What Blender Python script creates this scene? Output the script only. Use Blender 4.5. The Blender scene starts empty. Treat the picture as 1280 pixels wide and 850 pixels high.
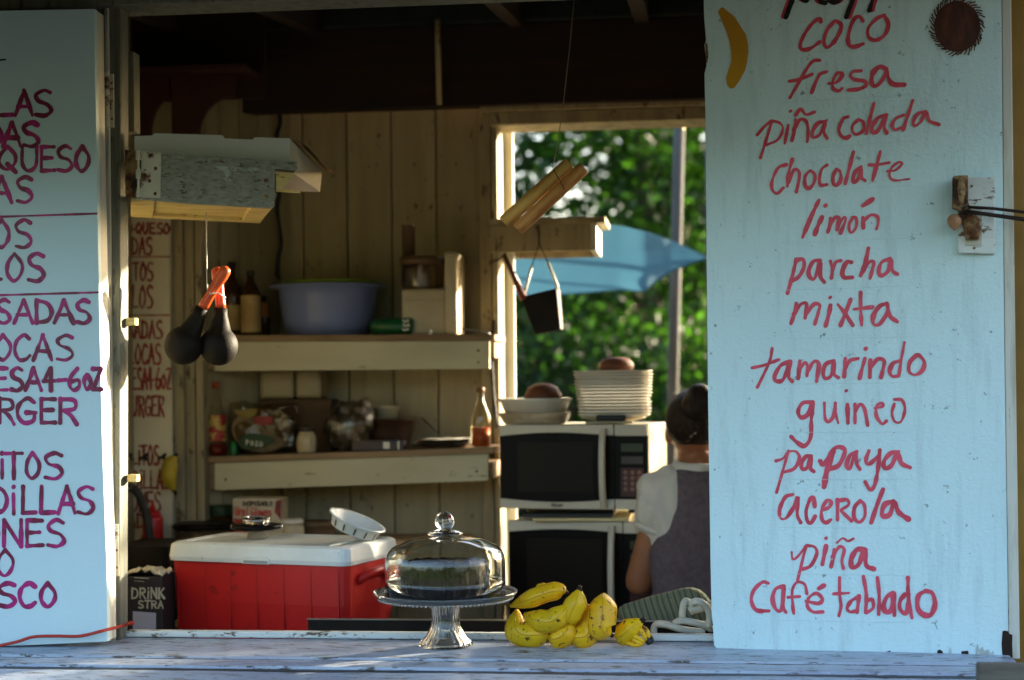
import bpy, bmesh, math, random
from mathutils import Vector, Matrix, noise
random.seed(7)
sc = bpy.context.scene
COL = sc.collection
RAD = math.radians

# ------------------------------------------------------------------ camera
F = 2000.0                      # focal length in photo pixels (1280 wide)
EYE = Vector((0, -3.7, 1.6))
YAW, ROLL, HOR = RAD(6.5), RAD(-0.6), 480.0
M3 = Matrix.Rotation(YAW, 3, 'Z') @ Matrix.Rotation(RAD(90), 3, 'X') @ Matrix.Rotation(ROLL, 3, 'Z')
cd = bpy.data.cameras.new('camera'); cam = bpy.data.objects.new('camera', cd); COL.objects.link(cam)
cam.matrix_world = Matrix.Translation(EYE) @ M3.to_4x4()
cd.sensor_width = 36; cd.lens = F / 1280 * 36; cd.shift_y = (HOR - 425) / 1280
cd.clip_start = 0.05; cd.clip_end = 2000
cd.dof.use_dof = True; cd.dof.focus_distance = 3.68; cd.dof.aperture_fstop = 2.2
sc.camera = cam

# ------------------------------------------------------------------ world, sun, exposure
SUN_EL, SUN_AZ = RAD(13.0), RAD(50)      # azimuth measured from +Y towards +X
w = bpy.data.worlds.new('World'); sc.world = w; w.use_nodes = True
nt = w.node_tree; bg = nt.nodes['Background']
sky = nt.nodes.new('ShaderNodeTexSky'); sky.sky_type = 'NISHITA'; sky.sun_disc = False
sky.sun_elevation = SUN_EL; sky.sun_rotation = SUN_AZ
sky.air_density = 1.0; sky.dust_density = 4.0; sky.ozone_density = 1.5
nt.links.new(sky.outputs[0], bg.inputs[0]); bg.inputs[1].default_value = 0.15
sl = bpy.data.lights.new('sun', 'SUN'); sl.energy = 5.0; sl.angle = RAD(0.6); sl.color = (1, .86, .62)
so = bpy.data.objects.new('sun', sl); COL.objects.link(so)
sdir = Vector((math.sin(SUN_AZ) * math.cos(SUN_EL), math.cos(SUN_AZ) * math.cos(SUN_EL), math.sin(SUN_EL)))
so.rotation_euler = sdir.to_track_quat('Z', 'Y').to_euler()
sc.view_settings.view_transform = 'Standard'; sc.view_settings.look = 'None'
sc.view_settings.exposure = 2.75; sc.view_settings.gamma = 1
sc.cycles.diffuse_bounces = 5; sc.cycles.glossy_bounces = 4; sc.cycles.transmission_bounces = 10
sc.cycles.max_bounces = 12; sc.cycles.transparent_max_bounces = 12
sc.cycles.sample_clamp_indirect = 6; sc.cycles.caustics_refractive = False; sc.cycles.caustics_reflective = False
sc.cycles.use_denoising = True

# ------------------------------------------------------------------ photo pixel -> point in the place
def ray(px, py): return M3 @ Vector(((px - 640) / F, -(py - HOR) / F, -1))
def P(px, py, Y):
    d = ray(px, py); return EYE + d * ((Y - EYE.y) / d.y)
def PZ(px, py, Z):
    d = ray(px, py); return EYE + d * ((Z - EYE.z) / d.z)
def PP(px, py, o, n):
    d = ray(px, py); return EYE + d * ((o - EYE).dot(n) / d.dot(n))
FW = M3 @ Vector((0, 0, -1))
def depth(p): return (p - EYE).dot(FW)
def m_per_px(p): return depth(p) / F
def R(px0, py0, px1, py1, Y):
    ym, xm = (py0 + py1) / 2, (px0 + px1) / 2
    return P(px0, ym, Y).x, P(px1, ym, Y).x, P(xm, py1, Y).z, P(xm, py0, Y).z

# ------------------------------------------------------------------ mesh builder
class B:
    def __init__(s): s.v = []; s.f = []
    def add(s, v, f):
        n = len(s.v); s.v += [Vector(p) for p in v]; s.f += [tuple(i + n for i in q) for q in f]; return s
    def box(s, x0, x1, y0, y1, z0, z1):
        v = [(x, y, z) for z in (z0, z1) for y in (y0, y1) for x in (x0, x1)]
        return s.add(v, [(0, 2, 3, 1), (4, 5, 7, 6), (0, 1, 5, 4), (2, 6, 7, 3), (0, 4, 6, 2), (1, 3, 7, 5)])
    def hexa(s, b, t):      # 4 bottom points, 4 top points (same order round)
        return s.add(list(b) + list(t), [(3, 2, 1, 0), (4, 5, 6, 7), (0, 1, 5, 4), (1, 2, 6, 5), (2, 3, 7, 6), (3, 0, 4, 7)])
    def slab(s, q, t):      # quad front face q, thickness vector t
        t = Vector(t); q = [Vector(p) for p in q]; return s.hexa(q, [p + t for p in q])
    def prism(s, pts, t):   # n-gon extruded along t
        n = len(pts); t = Vector(t); pts = [Vector(p) for p in pts]
        return s.add(pts + [p + t for p in pts], [tuple(range(n))[::-1], tuple(range(n, 2 * n))] + [(i, (i + 1) % n, (i + 1) % n + n, i + n) for i in range(n)])
    def rings(s, rs, cap=True, close=False):
        n = len(rs[0]); v = [p for r in rs for p in r]; f = []
        for k in range(len(rs) - 1 + (1 if close else 0)):
            a, b = k * n, ((k + 1) % len(rs)) * n
            f += [(a + i, a + (i + 1) % n, b + (i + 1) % n, b + i) for i in range(n)]
        if cap and not close: f += [tuple(range(n))[::-1], tuple(range(len(v) - n, len(v)))]
        return s.add(v, f)
    def lathe(s, prof, c=(0, 0, 0), n=32, rib=0, ribn=0, close=False, cap=True, sx=1, sy=1):
        c = Vector(c); rs = []
        for k, (r, z) in enumerate(prof):
            ring = []
            for i in range(n):
                a = 2 * math.pi * i / n; rr = r * (1 + rib * math.cos(a * ribn)) if rib else r
                ring.append(c + Vector((rr * math.cos(a) * sx, rr * math.sin(a) * sy, z)))
            rs.append(ring)
        return s.rings(rs, cap and not close, close)
    def tube(s, pts, r, n=8, cap=True, flat=1):
        pts = [Vector(p) for p in pts]; m = len(pts)
        if not hasattr(r, '__len__'): r = [r] * m
        rs = []; up = Vector((0.03, .99, .1)).normalized() if abs((pts[-1] - pts[0]).normalized().y) < .9 else Vector((0, 0, 1))
        for i, p in enumerate(pts):
            t = (pts[min(i + 1, m - 1)] - pts[max(i - 1, 0)]).normalized()
            a = (up - t * up.dot(t)).normalized(); b = t.cross(a); up = a
            rs.append([p + (a * math.cos(q) * flat + b * math.sin(q)) * r[i] for q in [2 * math.pi * k / n for k in range(n)]])
        return s.rings(rs, cap)
    def ell(s, c, rx, ry, rz, n=20, m=12, rot=None):
        c = Vector(c); rs = []
        for j in range(m + 1):
            ph = math.pi * j / m; ph = min(max(ph, .02), math.pi - .02)
            ring = [Vector((rx * math.sin(ph) * math.cos(a), ry * math.sin(ph) * math.sin(a), -rz * math.cos(ph))) for a in [2 * math.pi * i / n for i in range(n)]]
            rs.append([c + (rot @ p if rot else p) for p in ring])
        return s.rings(rs)
    def grid(s, fn, nu, nv, thick=None):
        v = [Vector(fn(i / nu, j / nv)) for j in range(nv + 1) for i in range(nu + 1)]
        f = [(j * (nu + 1) + i, j * (nu + 1) + i + 1, (j + 1) * (nu + 1) + i + 1, (j + 1) * (nu + 1) + i) for j in range(nv) for i in range(nu)]
        s.add(v, f)
        if thick: s.add([p + Vector(thick) for p in v], [q[::-1] for q in f])
        return s
    def jit(s, a, sc_=8.0):
        for p in s.v:
            p += Vector(noise.noise_vector(p * sc_)) * a
        return s

def props(o, label=None, cat=None, group=None, kind=None):
    if label: o['label'] = label
    if cat: o['category'] = cat
    if group: o['group'] = group
    if kind: o['kind'] = kind
    return o
def to_mesh(name, b, off=None):
    me = bpy.data.meshes.new(name)
    me.from_pydata([tuple(p - off) if off else tuple(p) for p in b.v], [], b.f)
    bm = bmesh.new(); bm.from_mesh(me); bmesh.ops.recalc_face_normals(bm, faces=bm.faces); bm.to_mesh(me); bm.free()
    return me
def obj(name, b, mat, parent=None, label=None, cat=None, group=None, kind=None, bev=0, smooth=False, world=True, base=None, sub=0):
    """one mesh object; world=True: builder holds world points and the parent chain has no rotation"""
    if parent:
        root = parent
        while root.parent: root = root.parent
        off = root.location.copy() if world else None
        # chain parts sit at the root's origin
    else:
        if base is None:
            xs = [p.x for p in b.v]; ys = [p.y for p in b.v]; zs = [p.z for p in b.v]
            base = Vector(((min(xs) + max(xs)) / 2, (min(ys) + max(ys)) / 2, min(zs)))
        off = Vector(base) if world else None
    me = to_mesh(name, b, off)
    if smooth:
        for p in me.polygons: p.use_smooth = True
    if mat: me.materials.append(mat)
    o = bpy.data.objects.new(name, me); COL.objects.link(o)
    if parent: o.parent = parent
    elif world: o.location = off
    if bev:
        m = o.modifiers.new('bevel', 'BEVEL'); m.width = bev; m.segments = 2; m.limit_method = 'ANGLE'; m.angle_limit = RAD(40)
        if not smooth: pass
    if sub:
        m = o.modifiers.new('subdivision', 'SUBSURF'); m.levels = sub; m.render_levels = sub
    return props(o, label, cat, group, kind)
def thing(name, loc, label, cat, group=None, rotz=0):
    o = bpy.data.objects.new(name, None); o.empty_display_size = .1; COL.objects.link(o)
    o.location = Vector(loc); o.rotation_euler = (0, 0, rotz)
    return props(o, label, cat, group)

# ------------------------------------------------------------------ procedural materials
def mk(name, col, rough=.6, col2=None, scale=6, stretch=(1, 1, 1), lo=.4, hi=.65, bump=.0, bscale=60, metal=0,
       spots=None, spots2=None, trans=0, spec=.4, coat=0, translucent=0, ior=1.45, tcol=None, mixamt=1.0, bstretch=None, bdist=.002):
    m = bpy.data.materials.new(name); m.use_nodes = True; N = m.node_tree; L = N.links
    bs = N.nodes['Principled BSDF']
    bs.inputs['Roughness'].default_value = rough; bs.inputs['Metallic'].default_value = metal
    bs.inputs['Specular IOR Level'].default_value = spec; bs.inputs['IOR'].default_value = ior
    bs.inputs['Transmission Weight'].default_value = trans; bs.inputs['Coat Weight'].default_value = coat
    c4 = lambda c: (c[0], c[1], c[2], 1)
    bs.inputs['Base Color'].default_value = c4(col)
    tc = N.nodes.new('ShaderNodeTexCoord'); oi = N.nodes.new('ShaderNodeObjectInfo')
    sm = N.nodes.new('ShaderNodeVectorMath'); sm.operation = 'SCALE'; sm.inputs[0].default_value = (7.3, 3.1, 5.7); L.new(oi.outputs['Random'], sm.inputs['Scale'])
    ad = N.nodes.new('ShaderNodeVectorMath'); ad.operation = 'ADD'; L.new(tc.outputs['Object'], ad.inputs[0]); L.new(sm.outputs[0], ad.inputs[1])
    def mapped(st):
        mp = N.nodes.new('ShaderNodeMapping'); mp.inputs['Scale'].default_value = st; L.new(ad.outputs[0], mp.inputs[0]); return mp
    mp = mapped(stretch)
    def nz(s, det=6, r=.6, src=mp):
        n = N.nodes.new('ShaderNodeTexNoise'); n.inputs['Scale'].default_value = s; n.inputs['Detail'].default_value = det; n.inputs['Roughness'].default_value = r
        L.new(src.outputs[0], n.inputs['Vector']); return n
    def ramp(n, a, b):
        r = N.nodes.new('ShaderNodeMapRange'); r.inputs['From Min'].default_value = a; r.inputs['From Max'].default_value = b; L.new(n.outputs['Fac'], r.inputs['Value']); return r
    cur = None
    def mix(fac, c):
        nonlocal cur
        x = N.nodes.new('ShaderNodeMix'); x.data_type = 'RGBA'; L.new(fac.outputs[0], x.inputs['Factor'])
        if cur is None: x.inputs['A'].default_value = c4(col)
        else: L.new(cur, x.inputs['A'])
        x.inputs['B'].default_value = c4(c); cur = x.outputs['Result']
    if col2: mix(ramp(nz(scale), lo, hi), col2)
    for sp in (spots, spots2):
        if sp:
            src = mapped(sp[4]) if len(sp) > 4 else mp
            mix(ramp(nz(sp[1], 8, .7, src), sp[2] - .055, sp[3] - .06), sp[0])
    if cur: L.new(cur, bs.inputs['Base Color'])
    if bump:
        bp = N.nodes.new('ShaderNodeBump'); bp.inputs['Strength'].default_value = bump; bp.inputs['Distance'].default_value = bdist
        L.new(nz(bscale, 6, .65, mapped(bstretch or stretch)).outputs['Fac'], bp.inputs['Height']); L.new(bp.outputs[0], bs.inputs['Normal'])
    if translucent:
        tr = N.nodes.new('ShaderNodeBsdfTranslucent'); tr.inputs[0].default_value = c4(tcol or col)
        ms = N.nodes.new('ShaderNodeMixShader'); ms.inputs[0].default_value = translucent
        L.new(bs.outputs[0], ms.inputs[1]); L.new(tr.outputs[0], ms.inputs[2]); L.new(ms.outputs[0], N.nodes['Material Output'].inputs[0])
    return m

V = (6, 6, .6); H = (.6, 6, 6)     # grain along z / along x
m_panel = mk('aged pale blue paint', (.60, .78, .80), .5, (.545, .72, .75), 2.2, (1, 1, 1), .35, .7, .7, 110, spots=((.20, .27, .28), 42, .69, .73), spots2=((.50, .66, .68), 30, .56, .72, (1, 1, .12)), bdist=.0035)
m_panelL = mk('smooth pale blue paint', (.54, .70, .74), .5, (.48, .63, .68), 1.2, (1, 1, 1), .35, .7, .35, 150, spots=((.12, .14, .14), 20, .76, .79))
m_edge = mk('worn cream edge paint', (.56, .55, .48), .6, (.30, .27, .2), 5, V, .5, .75, .4, 30, spots=((.12, .09, .06), 12, .66, .72))
m_post = mk('weathered grey green post paint', (.17, .175, .14), .65, (.10, .095, .07), 6, V, .4, .7, .5, 40, spots=((.07, .055, .04), 16, .62, .7, (4, 4, 1)))
m_counter = mk('worn lilac blue counter paint', (.42, .50, .60), .38, (.29, .32, .43), 2.5, (.8, 4, 4), .35, .65, .9, 50, spots=((.09, .08, .07), 11, .605, .655, (1.6, 6, 6)), spots2=((.50, .59, .68), 16, .63, .71, (2, 5, 5)), bdist=.002)
m_sill = mk('chipped white sill paint', (.66, .70, .68), .5, (.52, .55, .53), 4, (1, 4, 4), .4, .7, .4, 50, spots=((.13, .085, .05), 13, .615, .66, (1.5, 4, 4)))
m_plank = mk('aged cream wall paint', (.34, .295, .18), .65, (.24, .20, .115), 3, V, .4, .75, .3, 30, spots=((.10, .065, .035), 14, .66, .73, (3, 3, 1.5)))
m_stud = mk('aged cream stud paint', (.34, .29, .175), .65, (.19, .15, .09), 3, V, .42, .72, .35, 30, spots=((.08, .05, .03), 10, .62, .7, (3, 3, 1.2)))
m_shelf = mk('shelf face paint', (.52, .49, .33), .6, (.42, .38, .25), 3, (1, 2, 3), .4, .75, .25, 40, spots=((.16, .11, .06), 11, .68, .74))
m_shelfraw = mk('bare shelf wood', (.30, .20, .11), .7, (.17, .11, .055), 5, H, .4, .65, .4, 40)
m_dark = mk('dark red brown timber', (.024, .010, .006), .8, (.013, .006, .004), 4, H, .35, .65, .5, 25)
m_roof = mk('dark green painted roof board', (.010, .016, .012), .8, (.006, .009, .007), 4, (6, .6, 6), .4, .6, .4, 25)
m_redwood = mk('dark red painted wood', (.04, .009, .006), .7, (.025, .006, .004), 4, V, .4, .65, .2, 25)
m_ochre = mk('ochre wall paint', (.30, .16, .02), .6, (.2, .105, .015), 3, (1, 1, 1), .4, .7, .3, 40)
m_floor = mk('worn floor board', (.22, .16, .1), .8, (.13, .09, .055), 4, H, .4, .65, .3, 30)
m_rust = mk('rusted iron', (.12, .045, .018), .8, (.33, .22, .10), 28, (1, 1, 1), .45, .6, .9, 90, metal=.2, spots=((.03, .015, .01), 20, .55, .65))
m_oldwhite = mk('flaking white paint on metal', (.55, .55, .45), .6, (.45, .42, .32), 8, (1, 1, 1), .4, .7, .4, 60, spots=((.12, .045, .015), 24, .6, .68))
m_weather = mk('weathered grey wood with paint remains', (.27, .29, .25), .75, (.20, .21, .175), 50, (.5, 3, 2.2), .42, .62, 1.0, 60, spots=((.42, .50, .48), 5, .60, .66, (1, 1, 1)), spots2=((.09, .07, .05), 40, .62, .68, (.5, 3, 3)))
m_yellowwood = mk('bare yellow wood', (.66, .54, .22), .7, (.48, .36, .14), 6, H, .4, .7, .5, 50, spots=((.14, .09, .03), 22, .62, .7))
m_red_let = mk('red brush paint', (.66, .075, .12), .45, (.50, .04, .07), 30, (1, 1, .5), .42, .62, .2, 60, spots=((.58, .52, .54), 70, .72, .78, (1, 1, .35)))
m_mag = mk('magenta brush paint', (.38, .013, .15), .4, (.16, .007, .04), 26, (1, 1, .6), .44, .56, .2, 60)
m_redin = mk('faded red brush paint', (.26, .03, .025), .6, (.2, .035, .03), 9)
m_black = mk('black paint', (.012, .012, .012), .4)
m_ochrepaint = mk('ochre banana paint', (.52, .27, .015), .5, (.44, .21, .012), 8)
m_coco = mk('brown coconut paint', (.045, .012, .008), .5, (.09, .025, .012), 18, (3, 1, .6), .45, .6)
m_string = mk('grey string', (.25, .2, .13), .8)
m_white_cord = mk('white cord', (.62, .6, .5), .5, (.45, .42, .32), 20, bump=.2)
m_wire = mk('dark wire', (.03, .02, .018), .4, metal=.6)
m_blackmetal = mk('black metal', (.007, .006, .005), .55, (.014, .010, .008), 12, spec=.15)
m_chrome = mk('bright steel', (.6, .6, .58), .25, metal=1)
m_glass = mk('clear glass', (.97, 1, 1), .0, trans=1, ior=1.45, spec=.5)
def thin_glass(name, tint=(.95, .98, 1), k=1.0, rough=.02, bump=0):
    m = bpy.data.materials.new(name); m.use_nodes = True; N = m.node_tree; L = N.links
    N.nodes.remove(N.nodes['Principled BSDF'])
    tr = N.nodes.new('ShaderNodeBsdfTransparent'); tr.inputs[0].default_value = (*tint, 1)
    gl = N.nodes.new('ShaderNodeBsdfGlossy'); gl.inputs['Roughness'].default_value = rough; gl.inputs[0].default_value = (1, 1, 1, 1)
    fr = N.nodes.new('ShaderNodeLayerWeight'); fr.inputs[0].default_value = .5
    pw = N.nodes.new('ShaderNodeMath'); pw.operation = 'POWER'; pw.inputs[1].default_value = 4.5; L.new(fr.outputs['Facing'], pw.inputs[0])
    mu = N.nodes.new('ShaderNodeMath'); mu.operation = 'MULTIPLY_ADD'; mu.inputs[1].default_value = .75 * k; mu.inputs[2].default_value = .03 * k; mu.use_clamp = True
    ms = N.nodes.new('ShaderNodeMixShader'); L.new(pw.outputs[0], mu.inputs[0]); L.new(mu.outputs[0], ms.inputs[0]); L.new(tr.outputs[0], ms.inputs[1]); L.new(gl.outputs[0], ms.inputs[2])
    if bump:
        tc = N.nodes.new('ShaderNodeTexCoord'); n = N.nodes.new('ShaderNodeTexNoise'); n.inputs['Scale'].default_value = 22; n.inputs['Detail'].default_value = 5
        bp = N.nodes.new('ShaderNodeBump'); bp.inputs['Strength'].default_value = bump; bp.inputs['Distance'].default_value = .02
        L.new(tc.outputs['Object'], n.inputs[0]); L.new(n.outputs['Fac'], bp.inputs['Height']); L.new(bp.outputs[0], gl.inputs['Normal']); L.new(bp.outputs[0], fr.inputs['Normal'])
    L.new(ms.outputs[0], N.nodes['Material Output'].inputs[0]); return m
m_dome = thin_glass('thin clear glass', (.97, .985, 1), .45)
m_foam = mk('white foam', (.72, .70, .62), .5, (.66, .63, .54), 10)
m_whiteplastic = mk('white plastic', (.62, .66, .66), .35, (.52, .55, .54), 5, spots=((.2, .18, .14), 30, .70, .76))
m_redplastic = mk('red plastic', (.43, .012, .012), .38, (.36, .010, .010), 3, bump=.12, bscale=120, spots=((.2, .01, .01), 20, .66, .74))
m_cream = mk('cream plastic', (.46, .40, .27), .4, (.38, .32, .2), 5)
m_silver = mk('silver plastic', (.56, .52, .41), .4, col2=(.50, .45, .35), scale=3)
m_mwblack = mk('glossy black plastic', (.005, .004, .0035), .3, spec=.10)
m_mwcase = mk('white enamel case', (.66, .64, .55), .4, (.58, .55, .45), 4)
# ================================================================== ground
obj('ground', B().box(-150, 150, -150, 300, -.3, 0), mk('dry grass and dirt', (.06, .055, .03), .95, (.03, .045, .015), .8, (1, 1, 1), .4, .6, .6, 8), kind='structure')
hv = B(); ph = [(-75 + 3 * k) for k in range(51)]
def ridge(x): return 4.2 + 3.2 * noise.noise(Vector((x * .06, 1, 0))) + 2.2 * noise.noise(Vector((x * .31, 2, 0))) + 1.0 * noise.noise(Vector((x * 1.1, 3, 0)))
hs_ = [x * .5 for x in range(-150, 151)]
rs_ = [[Vector((x, -30 + abs(x) * .15, -.1)), Vector((x, -31 + abs(x) * .15, ridge(x) * .8)), Vector((x, -33 + abs(x) * .15, ridge(x))), Vector((x, -50, -.1))] for x in hs_]
obj('sky_blocking_hill', hv.rings(rs_), mk('dark hill blocker', (.022, .04, .014), .95, (.012, .022, .008), .9, (1, 1, 1), .4, .6, .8, 3), kind='structure')  # unseen hill added behind the camera to cut low sky light and reflections
obj('paved_forecourt', B().box(-8, 8, -9, 2.6, .001, .004), mk('old asphalt', (.065, .062, .056), .9, (.045, .043, .04), 1.5, (1, 1, 1), .4, .7, .5, 20), kind='structure')

# ================================================================== kiosk
YB = 1.5
zc = .996
kiosk = thing('food_kiosk', (0, 0, 0), 'wooden food kiosk with open serving hatch, cream plank walls inside and dark timber roof', 'kiosk')
xl = P(131, 400, 0).x; xr = P(149, 400, 0).x + .002; xR = P(890, 480, 0).x + .012
ztop = P(160, 10, 0).z
K = lambda name, b, m, **k: obj(name, b, m, kiosk, **k)
# posts and header of the hatch
ft = B()
ft.hexa([(xl - .012, .0, .9), (P(149, 800, 0).x, .0, .9), (P(149, 800, 0).x, .057, .9), (xl - .012, .057, .9)], [(xl - .012, .0, ztop + .2), (P(149, 10, 0).x + .006, 0, ztop + .2), (P(149, 10, 0).x + .006, .057, ztop + .2), (xl - .012, .057, ztop + .2)])
K('hatch_post', ft, m_post, bev=.003)
K('post_trim', B().box(P(136, 400, 0).x, P(141, 400, 0).x, -.010, -.0005, .99, ztop), m_edge, bev=.002)
K('inner_jamb', B().box(P(157, 100, .12).x - .02, P(168, 100, .12).x, .115, .16, P(160, 292, .12).z + .25, P(160, 65, .12).z), m_post, bev=.002)
K('hatch_post', B().box(xR, xR + .12, .0, .09, .9, ztop + .2), m_post, bev=.003)
K('header_board', B().box(-3.2, 3.2, -.03, .09, ztop, ztop + .12), m_post, bev=.003)
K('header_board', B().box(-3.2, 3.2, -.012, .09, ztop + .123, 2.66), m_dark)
# facade left and right of the hatch, below the counter
for i in range(9):
    x1 = xl - .02 - i * .2
    K('siding_board', B().box(x1 - .197, x1, .03, .05, 0.02, ztop), m_post, bev=.003)
for i in range(9):
    x0 = xR + .125 + i * .2
    K('siding_board', B().box(x0, x0 + .197, .03, .05, 0.02, ztop), m_ochre, bev=.003, label='ochre painted siding board' )
xw = P(1266, 400, -.02).x
K('corner_board', B().box(xw - .05, xw + .45, -.03, .026, 0.0, ztop - .002), m_ochre, label='ochre painted corner board right of the fruit menu')
for i in range(12):
    z1 = .9 - i * .075
    K('apron_board', B().box(xl - .2, xR + .3, -.02, .0, z1 - .073, z1), m_counter, bev=.002)
# counter boards and sill
xce = P(1222, 838, -.3).x + .10
def worn_board(x0, x1, y0, y1, z0, z1, jag, seed, n=420):
    rs_ = []
    for k in range(n + 1):
        x = x0 + (x1 - x0) * k / n
        f_ = lambda s, a=jag: a * (noise.noise(Vector((x * 9, seed, s))) + .8 * noise.noise(Vector((x * 34, seed, s))) + .7 * max(0, noise.noise(Vector((x * 70, seed, s + 4))) - .15))
        dz = .0015 * noise.noise(Vector((x * 3, seed, 9)))
        rs_.append([Vector(q) for q in ((x, y0 + f_(1), z0), (x, y0 + f_(1) - .002, z1 - .006 + dz), (x, y0 + .004 + f_(2), z1 + dz), (x, y1 - .003 + f_(3) * .6, z1 + dz), (x, y1 + f_(4) * .6, z1 - .004 + dz), (x, y1, z0))])
    return B().rings(rs_)
K('counter_board', worn_board(-3.0, xce, -.214, .045, zc - .045, zc, .0035, 1), m_counter)
K('counter_board', worn_board(-3.0, xce - .01, -.312, -.226, zc - .048, zc - .003, .004, 2), m_counter)
K('counter_board', worn_board(-3.0, xce - .03, -.52, -.338, zc - .055, zc - .009, .004, 3), m_counter)
K('gap_shade', B().box(-3.0, xce - .04, -.339, -.310, zc - .05, zc - .0085), m_black)  # black strip stands in for the shadow between the boards
K('gap_shade', B().box(-3.0, xce - .04, -.226, -.213, zc - .05, zc - .0045), m_dark)  # dark strip colours in the shade of the narrow crack
K('counter_bearer', B().box(-3.0, xce - .03, -.46, .03, zc - .16, zc - .062), m_dark)
K('end_board', B().box(P(1222, 840, -.55).x, P(1222, 840, -.55).x + .6, -.56, -.525, .3, P(1240, 830, -.55).z), mk('grey brown old wood', (.13, .12, .10), .8, (.07, .06, .05), 5, H, .4, .65, .6, 40), bev=.004)
zs = P(525, 791, .04).z
K('sill_strip', B().box(xr - .01, xR, .04, .066, zc + .001, zs), m_sill, bev=.004)
K('inner_counter', B().box(xr - .3, 1.0, .067, .58, .90, .94), m_dark)
K('side_worktop', B().box(-1.62, -.72, .85, 1.46, 1.085, 1.115), m_shelfraw, bev=.004)
# floor, side walls, roof
K('floor', B().box(-1.75, 1.95, 0.05, 1.5, .01, .05), m_floor)
for sx, x in ((-1, -1.75), (1, 1.95)):
    for i in range(10):
        K('side_plank', B().box(x, x + .02, .06 + i * .148, .205 + i * .148, .05, 2.66 + (.06 + i * .148) * .13), m_plank, bev=.003)
for i in range(30):
    x0 = -3.8 + i * .2; ye = -1.35 if x0 < .85 else -.35; ze = 2.50 + (ye + 1.35) * .45 / 3.35  # front eave, out of view, reaches further on the left to darken the facade top
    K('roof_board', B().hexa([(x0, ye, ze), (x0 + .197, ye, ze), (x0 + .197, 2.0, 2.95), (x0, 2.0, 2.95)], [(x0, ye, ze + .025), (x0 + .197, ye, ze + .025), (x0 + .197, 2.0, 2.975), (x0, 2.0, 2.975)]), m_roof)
for px in (-300, 170, 330, 610, 785):
    x = P(px, 0, .8).x
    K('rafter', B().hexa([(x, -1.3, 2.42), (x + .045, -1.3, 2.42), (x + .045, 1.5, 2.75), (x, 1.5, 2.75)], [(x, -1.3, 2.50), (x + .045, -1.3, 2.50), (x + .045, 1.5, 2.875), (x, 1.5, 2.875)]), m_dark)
zb0, zb1 = P(600, 132, 1.36).z, P(600, 38, 1.36).z
K('tie_beam', B().box(-1.72, 1.93, 1.36, 1.42, zb0, zb1 + .02), m_dark, bev=.004)
K('tie_beam', B().box(-1.72, 1.93, 1.33, 1.42, zb1 + .022, zb1 + .12), m_roof, bev=.004)
K('shade_fascia', B().box(-3.9, .9, -1.385, -1.355, 2.28, 2.53), m_post, bev=.003)  # unseen board added low on the eave to shade the facade top
# back wall planks
bw = K('back_wall', B().box(P(345, 400, 1.53).x, P(604, 400, 1.53).x, 1.522, 1.54, .05, 2.6), m_stud)
xb0, xb1 = P(351, 400, 1.5).x, P(604, 400, 1.5).x
npl = 5; pw = (xb1 - xb0) / 4.55
for i in range(npl):
    x0 = xb0 + i * pw - .45 * pw; x1 = x0 + pw - .004
    x0 = max(x0, xb0)
    obj('plank', B().box(x0, x1, 1.5, 1.5205, .05, 2.6), m_plank, bw, bev=.004)
# diagonal wall in the left corner
A, D = P(350, 400, 1.5), P(252, 400, 1.2)
dv = Vector((A.x - D.x, A.y - D.y, 0)); Ld = dv.length; dv /= Ld; nv = Vector((dv.y, -dv.x, 0))
dw = K('diagonal_wall', B().slab([(D.x, D.y + .03, .05), (A.x, A.y + .03, .05), (A.x, A.y + .03, 2.6), (D.x, D.y + .03, 2.6)], (-.01, .015, 0)), m_stud)
nd = 4
for i in range(nd):
    a = Vector((D.x, D.y, 0)) + dv * (Ld * i / nd); b = Vector((D.x, D.y, 0)) + dv * (Ld * (i + 1) / nd - .004)
    obj('plank', B().slab([a + Vector((0, 0, .05)), b + Vector((0, 0, .05)), b + Vector((0, 0, 2.6)), a + Vector((0, 0, 2.6))], -nv * -.018 if nv.y > 0 else -nv * .018), m_plank, dw, bev=.003)
# frontal studs left of the shelves
for a, b, y in ((213, 229, 1.14), (230, 243, 1.16), (244, 253, 1.15)):
    x0, x1, _, _ = R(a, 100, b, 700, y)
    K('wall_stud', B().box(x0, x1, y, y + .06, .05, 2.76), m_stud, bev=.003)
K('stub_wall', B().box(-1.77, P(215, 400, 1.2).x, 1.21, 1.23, .05, 2.83), m_plank)
zg_ = P(250, 126, 1.13).z
K('gable_board', B().box(-1.76, P(352, 200, 1.30).x, 1.112, 1.132, zg_, 2.82), m_dark, bev=.003)
# corner stud right of the shelves and rear window frame
xs0, xs1, _, _ = R(604, 130, 615, 700, 1.44)
K('wall_stud', B().box(xs0 - .01, xs1, 1.45, 1.52, .05, zb0 + .01), m_stud, bev=.003)
xj0 = P(615, 400, 1.42).x + .002; xj1 = P(623, 400, 1.42).x
K('window_jamb', B().box(xj0, xj1, 1.43, 1.60, .05, P(620, 155, 1.42).z), m_stud, bev=.002)
K('window_casing', B().box(xj1 - .01, P(644, 400, 1.62).x, 1.602, 1.625, .6, P(640, 158, 1.68).z + .04), mk('white outside trim paint', (.62, .62, .56), .6, (.5, .5, .43), 5, V), bev=.002)
hz0, hz1 = P(745, 153, 1.40).z, P(745, 137, 1.40).z
K('window_header', B().box(xj0, 1.7, 1.40, 1.56, hz0, hz1), m_stud, bev=.003)
K('window_header', B().box(xj0 - .03, 1.7, 1.385, 1.46, hz1 + .002, P(745, 123, 1.40).z), m_stud, bev=.003)
K('window_jamb', B().box(1.62, 1.70, 1.43, 1.62, .05, hz0), m_stud, bev=.002)
for i in range(2):
    K('rear_plank', B().box(1.702 + i * .12, 1.818 + i * .12, 1.5, 1.52, .05, 2.6), m_plank, bev=.003)
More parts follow.
